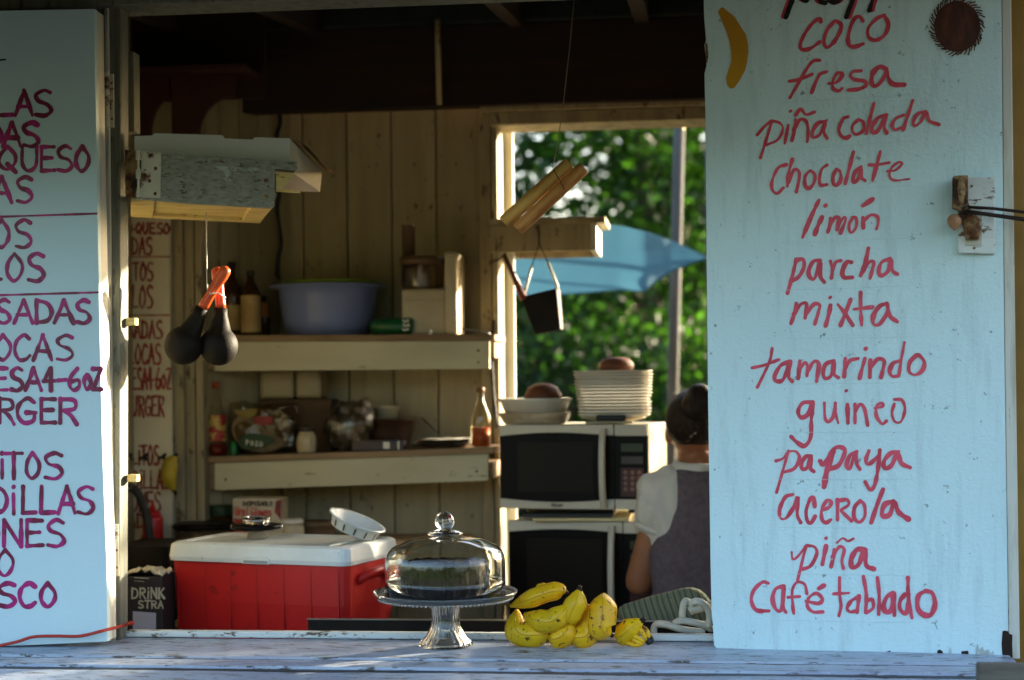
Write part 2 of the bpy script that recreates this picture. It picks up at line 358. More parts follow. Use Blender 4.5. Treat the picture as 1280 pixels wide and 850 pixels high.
for i in range(12):
    x0 = xj1 + .005 + i * .135
    K('lower_plank', B().box(x0, x0 + .131, 1.5, 1.52, .05, .88), m_plank, bev=.003)
K('window_sill', B().box(xj1 + .002, 1.615, 1.44, 1.64, .885, .915), m_stud, bev=.003)
K('rear_worktop', B().box(-.1, 1.2, .98, 1.42, .83, .86), m_shelfraw, bev=.004)
for x in (-.08, 1.14):
    K('worktop_leg', B().box(x, x + .05, 1.0, 1.05, .051, .829), m_stud)
# hinges, wood stubs on the left post
def hinge(px, py0, py1, Y, parent):
    x0, x1, z0, z1 = R(px - 8, py0, px + 8, py1, Y)
    h = obj('hinge', B().box(x0, x1, Y - .003, Y, z0, z1), m_oldwhite, parent, bev=.0008)
    b = B(); xm = (x0 + x1) / 2
    nseg = 5; dz = (z1 - z0) / nseg; pp_, rr_ = [], []
    for k in range(nseg):
        for f_, r_ in ((0, .0046), (.06, .0064), (.94, .0064), (1, .0046)): pp_.append((xm, Y - .007, z0 + (k + f_ * .999) * dz)); rr_.append(r_)
    b.tube(pp_ + [(xm, Y - .007, z1 + .006)], rr_ + [.004], 10)
    obj('hinge_pin', b, m_oldwhite, h, smooth=False)
    s = B()
    for k in range(3):
        for q in (x0 + .005, x1 - .005):
            s.ell((q, Y - .0035, z0 + (k + .5) * (z1 - z0) / 3), .003, .0015, .003, 8, 6)
    obj('screw_heads', s, m_rust, h)
for py in (402, 598):
    p = P(160, py, .03)
    K('wooden_peg', B().box(xr + .002, xr + .026, .03, .056, p.z - .009, p.z + .009), m_yellowwood, bev=.002)

# black cable down the wall, conduit on the beam
def wob(p0, p1, n, a, s=5):
    p0, p1 = Vector(p0), Vector(p1); out = []
    for i in range(n + 1):
        t = i / n; q = p0.lerp(p1, t); nn = Vector(noise.noise_vector(q * s)); out.append(q + nn * a * (1 if 0 < i < n else 0))
    return out
K('black_cable', B().tube(wob(P(351, 120, 1.44), P(350, 350, 1.44), 60, .02, 14), .0075, 6), m_black, smooth=True)
K('conduit', B().tube([P(547, 25, 1.31), P(547, 40, 1.31), P(549, 131, 1.335)], .009, 8), m_stud, smooth=True)
K('black_cable', B().tube(wob(P(611, 425, 1.42), P(617, 400, 1.42), 4, .003) + wob(P(613, 440, 1.42), P(621, 535, 1.40), 14, .006, 8), .0045, 6), m_black, smooth=True)
# dark red scalloped shelf high in the left corner
sx0, sx1 = P(160, 120, 1.0).x, P(312, 120, 1.0).x
rs = thing('scalloped_shelf', ((sx0 + sx1) / 2, 1.05, P(230, 168, 1.0).z), 'dark red wooden shelf with arched brackets high in the left corner', 'shelf')
obj('shelf_board', B().box(sx0, sx1, .95, 1.12, P(230, 93, 1.0).z, P(230, 85, 1.0).z), m_redwood, rs, bev=.003)
zt = P(230, 93, 1.0).z - .001; zb = P(230, 168, 1.0).z
def arch(xa, xb):
    pts = [(xa, 1.0, zt)]
    for k in range(9):
        a = math.pi / 2 * k / 8
        pts.append((xb - (xb - xa) * .82 * (1 - math.sin(a)) * 1 - 0, 1.0, zb + (zt - zb) * .55 * (1 - math.cos(a)) if False else zb + (zt - zb) * .5 * math.sin(a)))
    return pts
for (a, b, c) in ((163, 187, 212), (214, 248, 292)):
    xa, xm, xc = P(a, 120, 1.0).x, P(b, 120, 1.0).x, P(c, 120, 1.0).x
    pts = [(xa, 1.0, zt), (xa, 1.0, zb), (xm, 1.0, zb)]
    for k in range(1, 9):
        t = math.pi / 2 * k / 8
        pts.append((xc - (xc - xm) * math.cos(t), 1.0, zb + (zt - zb) * .62 * math.sin(t)))
    pts.append((xc, 1.0, zt))
    obj('bracket', B().prism(pts, (0, .02, 0)), m_redwood, rs)

# ================================================================== wall shelves
def shelf(name, label, pxl, pxr, ytl, ytr, ybl, ybr, Y, pbx0, pbx1):
    tl, tr, bl, br = P(pxl, ytl, Y), P(pxr, ytr, Y), P(pxl, ybl, Y), P(pxr, ybr, Y)
    t = thing(name, ((tl.x + tr.x) / 2, Y + .15, bl.z), label, 'shelf', 'wall shelves')
    obj('front_board', B().slab([bl, br, tr, tl], (0, .02, 0)), m_shelf, t, bev=.002)
    l0, l1 = P(pbx0, ytl, Y), P(pbx1, ytr, Y)
    zl, zr = tl.z + .001, tr.z + .001; th = .019
    q = [(l0.x, Y - .012, zl), (l1.x, Y - .012, zr), (l1.x, 1.495, zr), (l0.x + .0, 1.495, zl)]
    d0 = Vector((D.x, D.y)); 
    # back left corner is cut by the diagonal wall
    bot = [(l0.x, Y - .012, zl), (l1.x, Y - .012, zr), (l1.x, 1.49, zr), (A.x + .02, 1.49, zl), (D.x + .025, 1.22, zl)]
    top = [(p[0], p[1], p[2] + th) for p in bot]
    b = B(); b.add(bot + top, [(4, 3, 2, 1, 0), (5, 6, 7, 8, 9)] + [(i, (i + 1) % 5, (i + 1) % 5 + 5, i + 5) for i in range(5)])
    obj('shelf_board', b, m_shelfraw, t, bev=.0015)
    for px in (pxl + 3, pxr - 9):
        x = P(px, ytl, Y).x
        obj('bearer', B().box(x, x + .035, Y + .021, 1.45 if px > 400 else Y + .09, min(bl.z, br.z) + .035, min(tl.z, tr.z) - .004), m_shelfraw, t)
    x = bl.x
    obj('end_block', B().box(x - .034, x - .001, Y + .004, Y + .07, bl.z + .004, tl.z - .002), m_shelfraw, t, bev=.002)
    s = B()
    for (px, fr) in ((pxr - 14, .3), (pxr - 14, .7), (pxl + 14, .6)):
        p = P(px, (ytl + (ybl - ytl) * fr), Y); s.ell((p.x, Y - .0005, p.z), .004, .0015, .004, 8, 6)
    obj('nail_heads', s, m_rust, t)
    return tl.z + .02, tr.z + .02
ZS1 = shelf('wall_shelf', 'upper cream wall shelf holding the blue basin and food processor', 268, 612, 427, 426, 464, 461, 1.2, 254, 618)
ZS2 = shelf('wall_shelf', 'lower cream wall shelf holding bags, sauce bottles and a salt shaker', 268, 610, 579, 567, 613, 601, 1.2, 247, 619)

# ================================================================== rear awning bracket board
bx0, bx1, bz0, bz1 = R(613, 281, 738, 315, 1.36)
br = thing('awning_bracket', (bx0, 1.4, bz0), 'cream wooden bracket board fixed across the rear window with sunlit end', 'bracket')
obj('face_board', B().box(bx0, bx1, 1.345, 1.365, bz0, bz1 - .001), m_stud, br, bev=.002)
obj('end_board', B().box(bx1 - .0, bx1 + .02, 1.35, 1.62, bz0, bz1), m_edge, br, bev=.002)
obj('top_board', B().box(bx0, P(757, 276, 1.35).x, 1.34, 1.60, bz1 + .001, P(700, 272, 1.35).z), m_stud, br, bev=.002)
obj('back_board', B().box(bx0 + .05, bx1 - .001, 1.60, 1.62, bz0, bz1 - .001), m_stud, br)

# ================================================================== front bracket box (upper left), swung in on its hinge
TH = RAD(20); exF = Vector((math.cos(TH), math.sin(TH), 0)); nF = Vector((math.sin(TH), -math.cos(TH), 0)); oF = P(166, 230, .0)
def Q(px, py, d=0.0): return PP(px, py, oF - nF * d, nF)         # d = metres behind the face
fb = thing('shutter_prop_box', Q(262, 258, .1), 'weathered grey wooden prop box hinged to the left post with yellow underside', 'prop box')
face = [Q(170, 248), Q(201, 251), Q(240, 254.5), Q(300, 258), Q(338, 260), Q(344, 257), Q(342, 251), Q(346, 245), Q(343, 238), Q(344.5, 228), Q(342, 220), Q(344.5, 211), Q(201, 204), Q(170, 202)]
obj('face_board', B().prism(face, -nF * .02), m_weather, fb, bev=.001)
tb = [Q(201, 204, -.004), Q(347, 211, -.004), Q(369, 213.5, -.004), Q(372.5, 210, -.004), Q(371, 206, -.004), Q(372.5, 202, -.004), Q(201, 192, -.004)]
obj('top_rail', B().prism(tb, -nF * .045), m_weather, fb, bev=.001)
zl0, zr0 = Q(166, 250, .021).z, Q(342, 259, .021).z; L0 = (Q(342, 259) - Q(166, 250)); L0.z = 0; L0 = L0.length
o0 = Q(166, 250, .0); o0.z = 0
def bq(u_, d, z): return o0 + exF * u_ - nF * d + Vector((0, 0, z))
def zu(u_): return zl0 + (zr0 - zl0) * u_ / L0
def und(ua, ub, da, db, h=.012):
    return B().hexa([bq(ua, da, zu(ua)), bq(ub, da, zu(ub)), bq(ub, db, zu(ub)), bq(ua, db, zu(ua))], [bq(ua, da, zu(ua) + h), bq(ub, da, zu(ub) + h), bq(ub, db, zu(ub) + h), bq(ua, db, zu(ua) + h)])
DB = .40
obj('bottom_frame', und(-.004, .052, .021, DB), m_yellowwood, fb, bev=.0015)
obj('bottom_frame', und(L0 - .05, L0, .021, DB), m_yellowwood, fb, bev=.0015)
obj('bottom_frame', und(.053, L0 - .051, DB - .035, DB), m_yellowwood, fb, bev=.0015)
obj('inner_panel', B().hexa(*[[bq(u_, d, zu(u_) + h) for u_, d in ((.053, .021), (L0 - .051, .021), (L0 - .051, DB - .036), (.053, DB - .036))] for h in (.009, .013)]), m_yellowwood, fb)
obj('back_board', B().hexa([bq(0, DB + .001, zl0), bq(L0, DB + .001, zr0), bq(L0, DB + .016, zr0), bq(0, DB + .016, zl0)], [bq(0, DB + .001, zl0 + .085), bq(L0, DB + .001, zr0 + .085), bq(L0, DB + .016, zr0 + .085), bq(0, DB + .016, zl0 + .085)]), m_yellowwood, fb, bev=.0015)
obj('end_block', B().prism([Q(345, 216), Q(369, 215), Q(360, 228), Q(352, 237), Q(345.5, 238)], -nF * .03), m_yellowwood, fb, bev=.001)
obj('cross_slat', B().tube([Q(347, 238, .02), Q(375, 240, .02)], .004, 6), m_yellowwood, fb)
hp = [Q(176, 247, -.002), Q(200.5, 247.5, -.002), Q(201.5, 191, -.002), Q(177, 189, -.002)]
hg = obj('hinge', B().slab(hp, nF * .003), m_oldwhite, fb)
obj('hinge_leaf', B().slab([P(156.5, 246, -.004), P(171, 247, -.004), P(171, 188, -.004), P(156.5, 187, -.004)], (0, .003, 0)), m_rust, hg)
kb = B()
zz0, zz1 = P(174, 247, .0).z, P(174, 189, .0).z; xk = P(173.5, 220, -.006).x
pp_, rr_ = [], []
for k in range(5):
    for f_ in (0.02, .98): pp_.append((xk, -.009, zz0 + (zz1 - zz0) * (k + f_) / 5)); rr_.append(.003 if k in (1, 3) else .0062)
kb.tube(pp_, rr_, 10)
obj('hinge_pin', kb, m_oldwhite, hg)
s = B()
for px, py in ((188, 194), (194.5, 210.5), (181, 219), (187, 226), (194, 242)): s.ell(Q(px, py, -.0055), .0045, .0022, .0045, 8, 6)
obj('screw_heads', s, m_rust, hg)
s = B()
for px, py in ((332.5, 225.5), (332.5, 246)): s.ell(Q(px, py, -.001), .006, .003, .005, 9, 6)
obj('rusty_bolts', s, m_rust, fb)
# ------------------------------------------------------------------ open carton on the prop box
m_carton = mk('white coated cardboard', (.58, .62, .62), .6, (.50, .54, .54), 4, bump=.1)
m_card = mk('brown cardboard', (.20, .105, .045), .8, (.15, .075, .03), 8)
ct = thing('cardboard_carton', Q(270, 200, .15), 'open white cardboard carton with brown inside lying on the prop box', 'box')
c_ = .05
fr = [Q(168, 212, c_), Q(362, 212, c_), Q(363, 173, c_), Q(318, 171.5, c_), Q(316, 174.5, c_), Q(281, 173, c_), Q(278, 169, c_), Q(193, 166.5, c_), Q(190, 169.5, c_), Q(168, 170, c_)]
obj('front_panel', B().prism(fr, -nF * .003), m_carton, ct)
q0, q1 = Q(168, 212, c_), Q(362, 212, c_); zc0 = Q(300, 207, c_).z
v_ = [q0, q1, q1 - nF * .30, q0 - nF * .30]
obj('bottom_panel', B().hexa([Vector((p_.x, p_.y, zc0)) - nF * .004 for p_ in v_], [Vector((p_.x, p_.y, zc0 + .003)) - nF * .004 for p_ in v_]), m_carton, ct)
obj('back_panel', B().slab([Vector((q0.x, q0.y, zc0)) - nF * .306, Vector((q1.x, q1.y, zc0)) - nF * .306, Vector((q1.x, q1.y, zc0 + .05)) - nF * .306, Vector((q0.x, q0.y, zc0 + .05)) - nF * .306], -nF * .003), m_carton, ct)
m_cartin = mk('carton inner face', (.55, .50, .38), .7, (.47, .42, .31), 5)
obj('end_flap', B().add([Q(363, 174, c_), Q(362, 213, c_), Q(345, 238, .12), Q(400, 240, .10), Q(402.5, 214, .14), Q(370, 178, .2)], [(0, 1, 4, 5), (1, 2, 3), (1, 3, 4)]), m_cartin, ct, label='cream end flap folded out towards the right')
obj('lid_flap', B().add([Q(362, 173, c_ + .01), Q(384, 183, c_), Q(404, 205, c_), Q(419, 217, c_), Q(408, 214, .2), Q(372, 176, .22)], [(0, 1, 5), (1, 2, 4, 5), (2, 3, 4)]), m_card, ct, label='brown curling lid flap')

# ================================================================== inner menu board
mi_x0, mi_x1 = P(120, 450, 1.10).x, P(213, 450, 1.10).x
mb = thing('menu_board', (mi_x0, 1.1, P(180, 690, 1.1).z), 'dim white menu board with faded red lettering on the inner left wall', 'menu board')
m_inner = mk('dim white board paint', (.60, .56, .43), .6, (.50, .46, .34), 2)
obj('board', B().box(mi_x0, mi_x1, 1.10, 1.12, P(180, 720, 1.1).z, P(180, 200, 1.1).z), m_inner, mb, bev=.002)
# ================================================================== brush lettering
def smooth_path(pts, sub=6):
    pts = [Vector(p) for p in pts]
    if len(pts) < 3:
        return [pts[0].lerp(pts[-1], i / 4) for i in range(5)]
    e = [pts[0] * 2 - pts[1]] + pts + [pts[-1] * 2 - pts[-2]]; out = []
    for i in range(1, len(e) - 2):
        a, b, c, d = e[i - 1:i + 3]
        for k in range(sub):
            t = k / sub
            out.append(.5 * ((2 * b) + (c - a) * t + (2 * a - 5 * b + 4 * c - d) * t * t + (3 * b - a - 3 * c + d) * t ** 3))
    out.append(pts[-1]); return out
class Plane:
    def __init__(s, o, n): s.o = Vector(o); s.n = Vector(n).normalized()
    def pt(s, px, py): return PP(px, py, s.o, s.n)
def letter_obj(name, strokes, plane, mat, parent, label=None, w0=4.4, smooth=True, lift=.0006, wj=.26):
    """strokes: (points in photo px, width px) on a plane; builds slightly raised paint ribbons"""
    b = B(); k = 0
    for st in strokes:
        pts, wd = st
        path = smooth_path([(x, y, 0) for x, y in pts]) if smooth else [Vector((x, y, 0)) for x, y in pts]
        P3 = [plane.pt(p.x, p.y) for p in path]
        m = len(P3); tot = sum((P3[i + 1] - P3[i]).length for i in range(m - 1)) or 1e-6
        mpp = m_per_px(P3[0]); hw = wd * mpp / 2; acc = 0
        L_, R_ = [], []
        # round caps
        rows = []
        for i, p in enumerate(P3):
            t = (P3[min(i + 1, m - 1)] - P3[max(i - 1, 0)])
            if t.length < 1e-7: t = Vector((1, 0, 0))
            t.normalize(); s_ = plane.n.cross(t)
            if i: acc += (p - P3[i - 1]).length
            f = 1 + wj * noise.noise(Vector((p.x * 60, p.z * 60, k * 3.1))) * 2
            rows.append((p, t, s_, hw * f, acc / tot))
        p, t, s_, h, _ = rows[0]
        head = [(p - t * h * .9, t, s_, h * .35, 0), (p - t * h * .5, t, s_, h * .85, 0)]
        p, t, s_, h, _ = rows[-1]
        tail = [(p + t * h * .5, t, s_, h * .8, 1), (p + t * h * .9, t, s_, h * .3, 1)]
        rows = head + rows + tail
        v = []
        for p, t, s_, h, u in rows:
            o = plane.n * (lift + k * .00009 + u * .00008)
            v += [p + s_ * h + o, p - s_ * h + o]
        b.add(v, [(2 * i, 2 * i + 1, 2 * i + 3, 2 * i + 2) for i in range(len(rows) - 1)])
        k += 1
    return obj(name, b, mat, parent, label)
def zz(strokes, ox, oy, sc_, w):
    out = []
    for s in strokes:
        ww = w
        if isinstance(s, tuple): s, ww = s
        if len(s) == 1: s = [(s[0][0] - 2, s[0][1] + 2), s[0], (s[0][0] + 2, s[0][1] - 2)]; ww = w * 1.0
        out.append(([(ox + x / sc_, oy + y / sc_) for x, y in s], ww / sc_))
    return out

# ================================================================== right menu shutter
hinge_o = P(888, 480, -.035)
beta = RAD(-6.0)                         # opened past the wall: the free edge stands nearer
ex = Vector((math.cos(beta), math.sin(beta), 0)); nR = Vector((math.sin(beta), -math.cos(beta), 0))
plR = Plane(hinge_o, nR)
pr = lambda x, y: plR.pt(x, y)
ms = thing('menu_shutter', pr(1070, 815), 'right hand shutter painted pale blue with red drink flavours, banana and coconut', 'shutter')
# outline with a ragged left edge
edge = [(879.0, -40), (880, 20), (882.5, 50), (880.5, 56), (882, 70), (883, 82), (880.5, 92), (881.5, 140), (882.5, 230), (883.5, 350), (885, 500), (886.5, 600), (888, 700), (889.5, 770), (891, 780), (892, 806), (896, 811)]
bot = [(1000, 815), (1090, 818), (1150, 819.5), (1210, 822), (1261, 823)]
outl = [pr(x, y) for x, y in edge + bot + [(1255, 400), (1251.5, -40)]]
pan = obj('panel', B().prism(outl[::-1], -nR * .022), m_panel, ms, bev=.0012)
eb = [pr(1261.5, 823.5), pr(1275, 824), pr(1269, 400), pr(1263.5, -40), pr(1252.0, -40), pr(1255.6, 400)]
obj('edge_batten', B().prism(eb, -nR * .03), m_edge, ms, bev=.002)
obj('bottom_batten', B().prism([pr(900, 811.5) - nR * .024, pr(1240, 823) - nR * .024, pr(1200, 829) - nR * .024, pr(1180, 831) - nR * .024, pr(1050, 821) - nR * .024], -nR * .03), m_shelfraw, ms)
ZA, ZB, ZC, ZD, ZE, ZF = (920, 0), (920, 110), (920, 240), (920, 420), (920, 540), (920, 670)
S_ = 1280 / 280
W_ = {
 'coco': (ZA, 20, [[(485,125),(478,108),(440,130),(395,190),(368,250),(375,282),(420,280),(480,240)], [(560,125),(522,170),(502,235),(520,272),(560,240),(595,180),(600,140),(568,118)], [(725,120),(705,95),(675,110),(650,170),(640,230),(655,265),(690,265),(728,250)], [(850,85),(800,110),(755,165),(760,215),(800,230),(850,200),(870,140),(845,85)]]),
 'fresa': (ZA, 17, [[(480,345),(440,350),(400,400),(360,470),(308,560)], [(302,465),(360,455),(435,425)], [(478,425),(452,480),(432,530)], [(455,470),(480,425),(520,410)], [(530,478),(575,470),(608,430),(580,418),(555,460),(555,505),(585,520),(608,505)], ([(715,405),(670,410),(655,435),(680,455),(735,465),(742,490),(700,510),(640,515)],21), ([(860,395),(820,382),(782,420),(775,470),(790,492),(820,478),(852,430),(860,400),(872,450),(900,482),(962,485)],22)]),
 'pina colada': (ZB, 16, [[(122,268),(165,218),(205,188)], [(205,188),(175,290),(140,400)], [(205,188),(250,200),(268,235),(240,295),(175,325)], [(300,210),(278,318)], [(312,133)], [(340,180),(337,230),(320,302)], [(330,240),(365,182),(400,190),(412,240),(408,308)], [(342,155),(370,122),(400,152),(450,138)], ([(515,190),(468,202),(438,250),(442,282),(480,265),(510,200),(502,250),(522,290)],20), ([(640,165),(612,178),(588,235),(602,275),(630,286),(650,275)],20), ([(700,180),(667,215),(667,250),(690,266),(728,242),(728,198),(705,182)],16), [(788,88),(770,160),(745,262)], ([(860,155),(812,172),(780,220),(780,252),(812,243),(856,165),(847,225),(862,258)],20), [(960,155),(915,175),(893,212),(908,240),(950,225)], [(1010,72),(985,150),(955,240)], ([(1085,135),(1042,147),(1014,190),(1020,218),(1055,195),(1085,140),(1105,188),(1160,210)],18)]),
 'chocolate': (ZB, 17, [[(288,438),(240,458),(207,530),(207,580),(235,603),(272,570)], [(322,408),(300,490),(294,562)], [(300,540),(332,468),(362,482),(357,540),(345,595)], [(420,475),(396,505),(396,560),(420,572),(446,540),(450,495),(425,472)], [(520,440),(490,465),(477,520),(484,555),(520,552)], [(575,465),(556,500),(556,545),(575,555),(598,525),(595,480),(575,465)], [(672,365),(655,430),(624,548)], ([(715,450),(682,478),(668,525),(678,538),(702,512),(716,458),(716,510),(738,530)],18), [(825,362),(805,440),(780,530)], [(760,440),(800,440),(876,427)], ([(865,475),(910,470),(948,435),(930,425),(890,455),(877,500),(905,528),(990,520)],13)]),
 'limon': (ZC, 21, [[(475,45),(430,140),(380,260)], [(492,143),(470,190),(450,242)], [(512,77)], ([(540,150),(537,190),(524,230)],18), ([(528,220),(560,152),(588,150),(580,208)],18), ([(577,215),(613,147),(626,160),(597,236)],18), ([(670,145),(648,180),(648,222),(665,230),(688,195),(686,150),(666,145)],18), [(725,145),(728,205)], ([(725,170),(770,132),(808,142),(812,180),(803,212)],18), ([(724,80),(782,40)],24)]),
 'parcha': (ZC, 20, [[(345,385),(322,480),(294,580)], [(345,390),(383,385),(388,430),(360,482),(322,508)], [(480,392),(442,397),(415,450),(423,488),(450,492),(480,402),(482,480),(505,516)], [(540,395),(550,450),(545,492)], ([(550,450),(570,402),(600,392)],16), ([(660,402),(632,402),(608,455),(618,488),(665,488)],22), [(757,320),(740,400),(712,478)], [(717,465),(760,402),(787,402),(780,440),(766,494)], [(880,382),(832,402),(815,455),(832,478),(870,450),(883,387),(895,450),(922,470)]]),
 'mixta': (ZC, 19, [[(345,635),(335,690),(314,752)], [(330,700),(370,642),(403,642),(395,720)], [(400,700),(445,642),(478,647),(470,690),(450,756)], [(540,647),(530,700),(512,765)], [(538,603)], [(582,642),(620,690),(668,763)], [(655,614),(630,680),(597,762)], [(712,574),(712,660),(718,762)], [(674,670),(778,658)], ([(863,637),(822,652),(788,700),(784,752),(820,755),(863,690),(865,642),(880,708),(922,742)],22)]),
 'tamarindo': (ZD, 20, [([(207,70),(190,150),(122,293)],16), ([(92,182),(160,167),(245,135)],17), [(310,147),(257,167),(222,225),(228,256),(270,248),(308,152),(300,230),(322,260)], [(365,142),(360,200),(356,245)], [(362,190),(395,152),(410,180),(405,228)], [(410,200),(445,147),(473,162),(460,260)], [(560,142),(512,162),(498,215),(513,243),(545,223),(560,147),(560,215),(585,238)], [(625,127),(618,232)], ([(624,190),(650,142),(698,128)],18), [(738,127),(722,180),(706,242)], [(742,72)], [(768,137),(765,237)], [(768,180),(810,132),(846,142),(840,190),(828,237)], [(935,142),(897,157),(878,200),(893,230),(930,227)], ([(962,37),(945,130),(930,230)],16), [(1030,110),(993,150),(988,200),(1020,222),(1063,198),(1076,150),(1048,112),(1030,110)]]),
 'guineo': (ZD, 18, [([(440,378),(382,383),(355,430),(372,465),(410,448),(438,382),(430,480),(426,580),(390,628),(342,602),(315,575)],21), [(505,382),(509,468),(530,490),(560,450),(568,382)], [(566,440),(585,498)], ([(637,390),(640,498)],22), [(630,313)], ([(680,390),(680,498)],18), [(682,430),(710,390),(735,420),(752,510)], ([(792,412),(838,402),(833,384),(803,400),(803,458),(835,502),(860,485)],17), ([(905,362),(948,367),(965,420),(943,488),(907,488),(891,440),(905,387)],17)]),
 'papaya': (ZE, 20, [([(228,165),(270,150),(300,110)],16), ([(300,108),(265,230),(232,345)],16), ([(300,110),(343,112),(362,150),(333,208),(270,230)],17), [(430,137),(397,142),(373,185),(383,213),(410,198),(428,142),(425,205),(445,226)], ([(480,165),(502,183),(560,97),(600,87),(622,112),(588,188),(530,213)],25), ([(560,110),(520,220),(503,315)],25), [(690,112),(652,132),(631,190),(652,206),(683,117),(690,180),(708,213)], [(760,107),(742,160),(760,183),(820,132)], [(822,102),(810,220),(790,308),(765,328),(738,285)], ([(930,112),(882,122),(845,170),(853,208),(890,188),(923,122),(945,178),(995,203)],22)]),
 'acerola': (ZE, 19, [[(325,357),(282,372),(250,440),(255,492),(290,488),(335,420),(353,372),(350,470),(370,518)], [(450,427),(443,377),(422,387),(401,450),(408,508),(430,518),(453,480)], [(487,450),(530,430),(543,402),(520,392),(491,440),(491,498),(515,518),(543,500)], [(580,387),(580,502)], [(585,392),(633,387),(643,415),(600,445)], [(600,450),(660,508)], [(710,392),(678,430),(675,488),(705,515),(736,480),(733,417),(708,392)], ([(840,327),(805,420),(772,518)],23), ([(900,397),(852,412),(834,460),(844,482),(880,468),(903,402),(930,458),(985,498)],25)]),
 'pina': (ZF, 19, [([(318,92),(324,130),(350,120),(403,52)],13), ([(398,62),(370,180),(352,252)],16), [(405,54),(448,62),(462,100),(428,168),(380,190)], ([(515,57),(493,163)],24), [(515,12)], [(562,77),(556,120),(543,176)], [(552,120),(590,62),(618,77),(605,140),(614,185)], ([(577,38),(610,12),(640,28),(672,14)],14), ([(735,82),(692,77),(659,130),(664,178),(700,163),(733,92),(745,168),(788,188)],25)]),
 'cafe tablado': (ZF, 18, [([(185,270),(150,264),(102,310),(88,370),(117,423),(188,428)],21), ([(273,287),(227,302),(209,360),(228,418),(260,418),(273,292),(268,400),(285,436)],20), ([(405,330),(393,277),(350,264),(322,310),(325,400),(330,443)],17), [(297,350),(365,345)], ([(400,372),(470,385),(493,360),(460,327),(417,352),(408,400),(440,433),(496,433)],18), ([(472,300),(503,282)],20), ([(592,237),(592,330),(600,400),(588,456)],14), [(557,330),(646,325)], ([(698,347),(657,372),(635,413),(652,433),(688,428)],20), [(703,342),(692,436)], [(728,230),(745,340),(740,438)], ([(745,372),(778,362),(783,410),(745,438)],20), [(808,237),(818,340),(815,448)], ([(898,327),(862,347),(843,400),(857,433),(888,418),(900,327),(905,453)],22), ([(965,332),(938,370),(938,418),(973,438),(990,332)],22), [(982,237),(985,350),(1005,468)], ([(1085,312),(1043,340),(1038,410),(1070,448),(1113,448),(1137,390),(1122,327),(1085,312)],26)]),
}
W_['pi\u00f1a colada'] = W_.pop('pina colada'); W_['lim\u00f3n'] = W_.pop('limon'); W_['pi\u00f1a'] = W_.pop('pina'); W_['caf\u00e9 tablado'] = W_.pop('cafe tablado')
for word, (o, w0, st) in W_.items():
    letter_obj('painted_word', zz([(q_[0], q_[1] * 1.1) if isinstance(q_, tuple) else q_ for q_ in st], o[0], o[1], S_, w0 * 1.1), plR, m_red_let, ms, 'red hand painted word ' + word, lift=.0008)
tw = [[(345,-60),(285,100)], [(378,-30),(385,0),(405,5)], [(470,-20),(485,10),(510,18)], [(530,0),(560,15),(590,0)], [(690,-60),(630,100)], [(795,-50),(762,62)]]
letter_obj('painted_word_shadow', zz([[(x - (16 if i < 3 else -17), y - 4) for x, y in s] for i, s in enumerate(tw)], 0 + 920, 0, S_, 26), plR, m_red_let, ms, 'red outline behind the cut off black word', lift=.0007)
letter_obj('painted_word', zz(tw, 920, 0, S_, 27), plR, m_black, ms, 'black painted word cut off at the top of the picture', lift=.0022)
s3 = 1280 / 410
ban = [(85,45),(96,32),(105,28),(125,45),(150,65),(175,105),(195,135),(203,170),(205,200),(200,240),(192,275),(170,315),(150,343),(135,346),(122,335),(117,305),(128,270),(138,240),(137,200),(130,160),(118,120),(100,80)]
obj('painted_banana', B().add([pr(870 + x / s3, y / s3) + nR * .0009 for x, y in ban], [tuple(range(len(ban)))]), m_ochrepaint, ms, 'ochre banana painted at the top left')
cc = []
for k in range(40):
    a = 2 * math.pi * k / 40; rr = 1 + .04 * noise.noise(Vector((k * .7, 0, 0)))
    cc.append(pr(1196.5 + 29 * math.cos(a) * rr, 33 + 32 * math.sin(a) * rr) + nR * .0009)
cn = obj('painted_coconut', B().add(cc, [tuple(range(40))]), m_coco, ms, 'hairy brown coconut painted at the top right')
hs = []
for k in range(52):
    a = 2 * math.pi * k / 52 + random.uniform(-.03, .03); r0, r1 = 26, 33 + random.uniform(-1, 3)
    p = lambda r, aa: (1196.5 + r * math.cos(aa), 33 + r * 1.08 * math.sin(aa))
    hs.append(([p(r0, a), p((r0 + r1) / 2, a + .07), p(r1, a + .2)], 1.6))
letter_obj('painted_hairs', hs, plR, m_coco, cn, lift=.0012)
# faint ruled pencil lines
pl = []
for (y0, y1) in ((28,20),(67,58),(128,118),(187,176),(240,232),(304,297),(363,357),(423,421),(480,478),(540,540),(599,599),(659,660),(717,719),(775,778)):
    pl.append(([(975, y0), (1058, (y0 + y1) / 2 + .4), (1140, y1)], .45))
letter_obj('ruled_lines', pl, plR, mk('faint pencil', (.47, .62, .64), .6), ms, lift=.0005, wj=0)
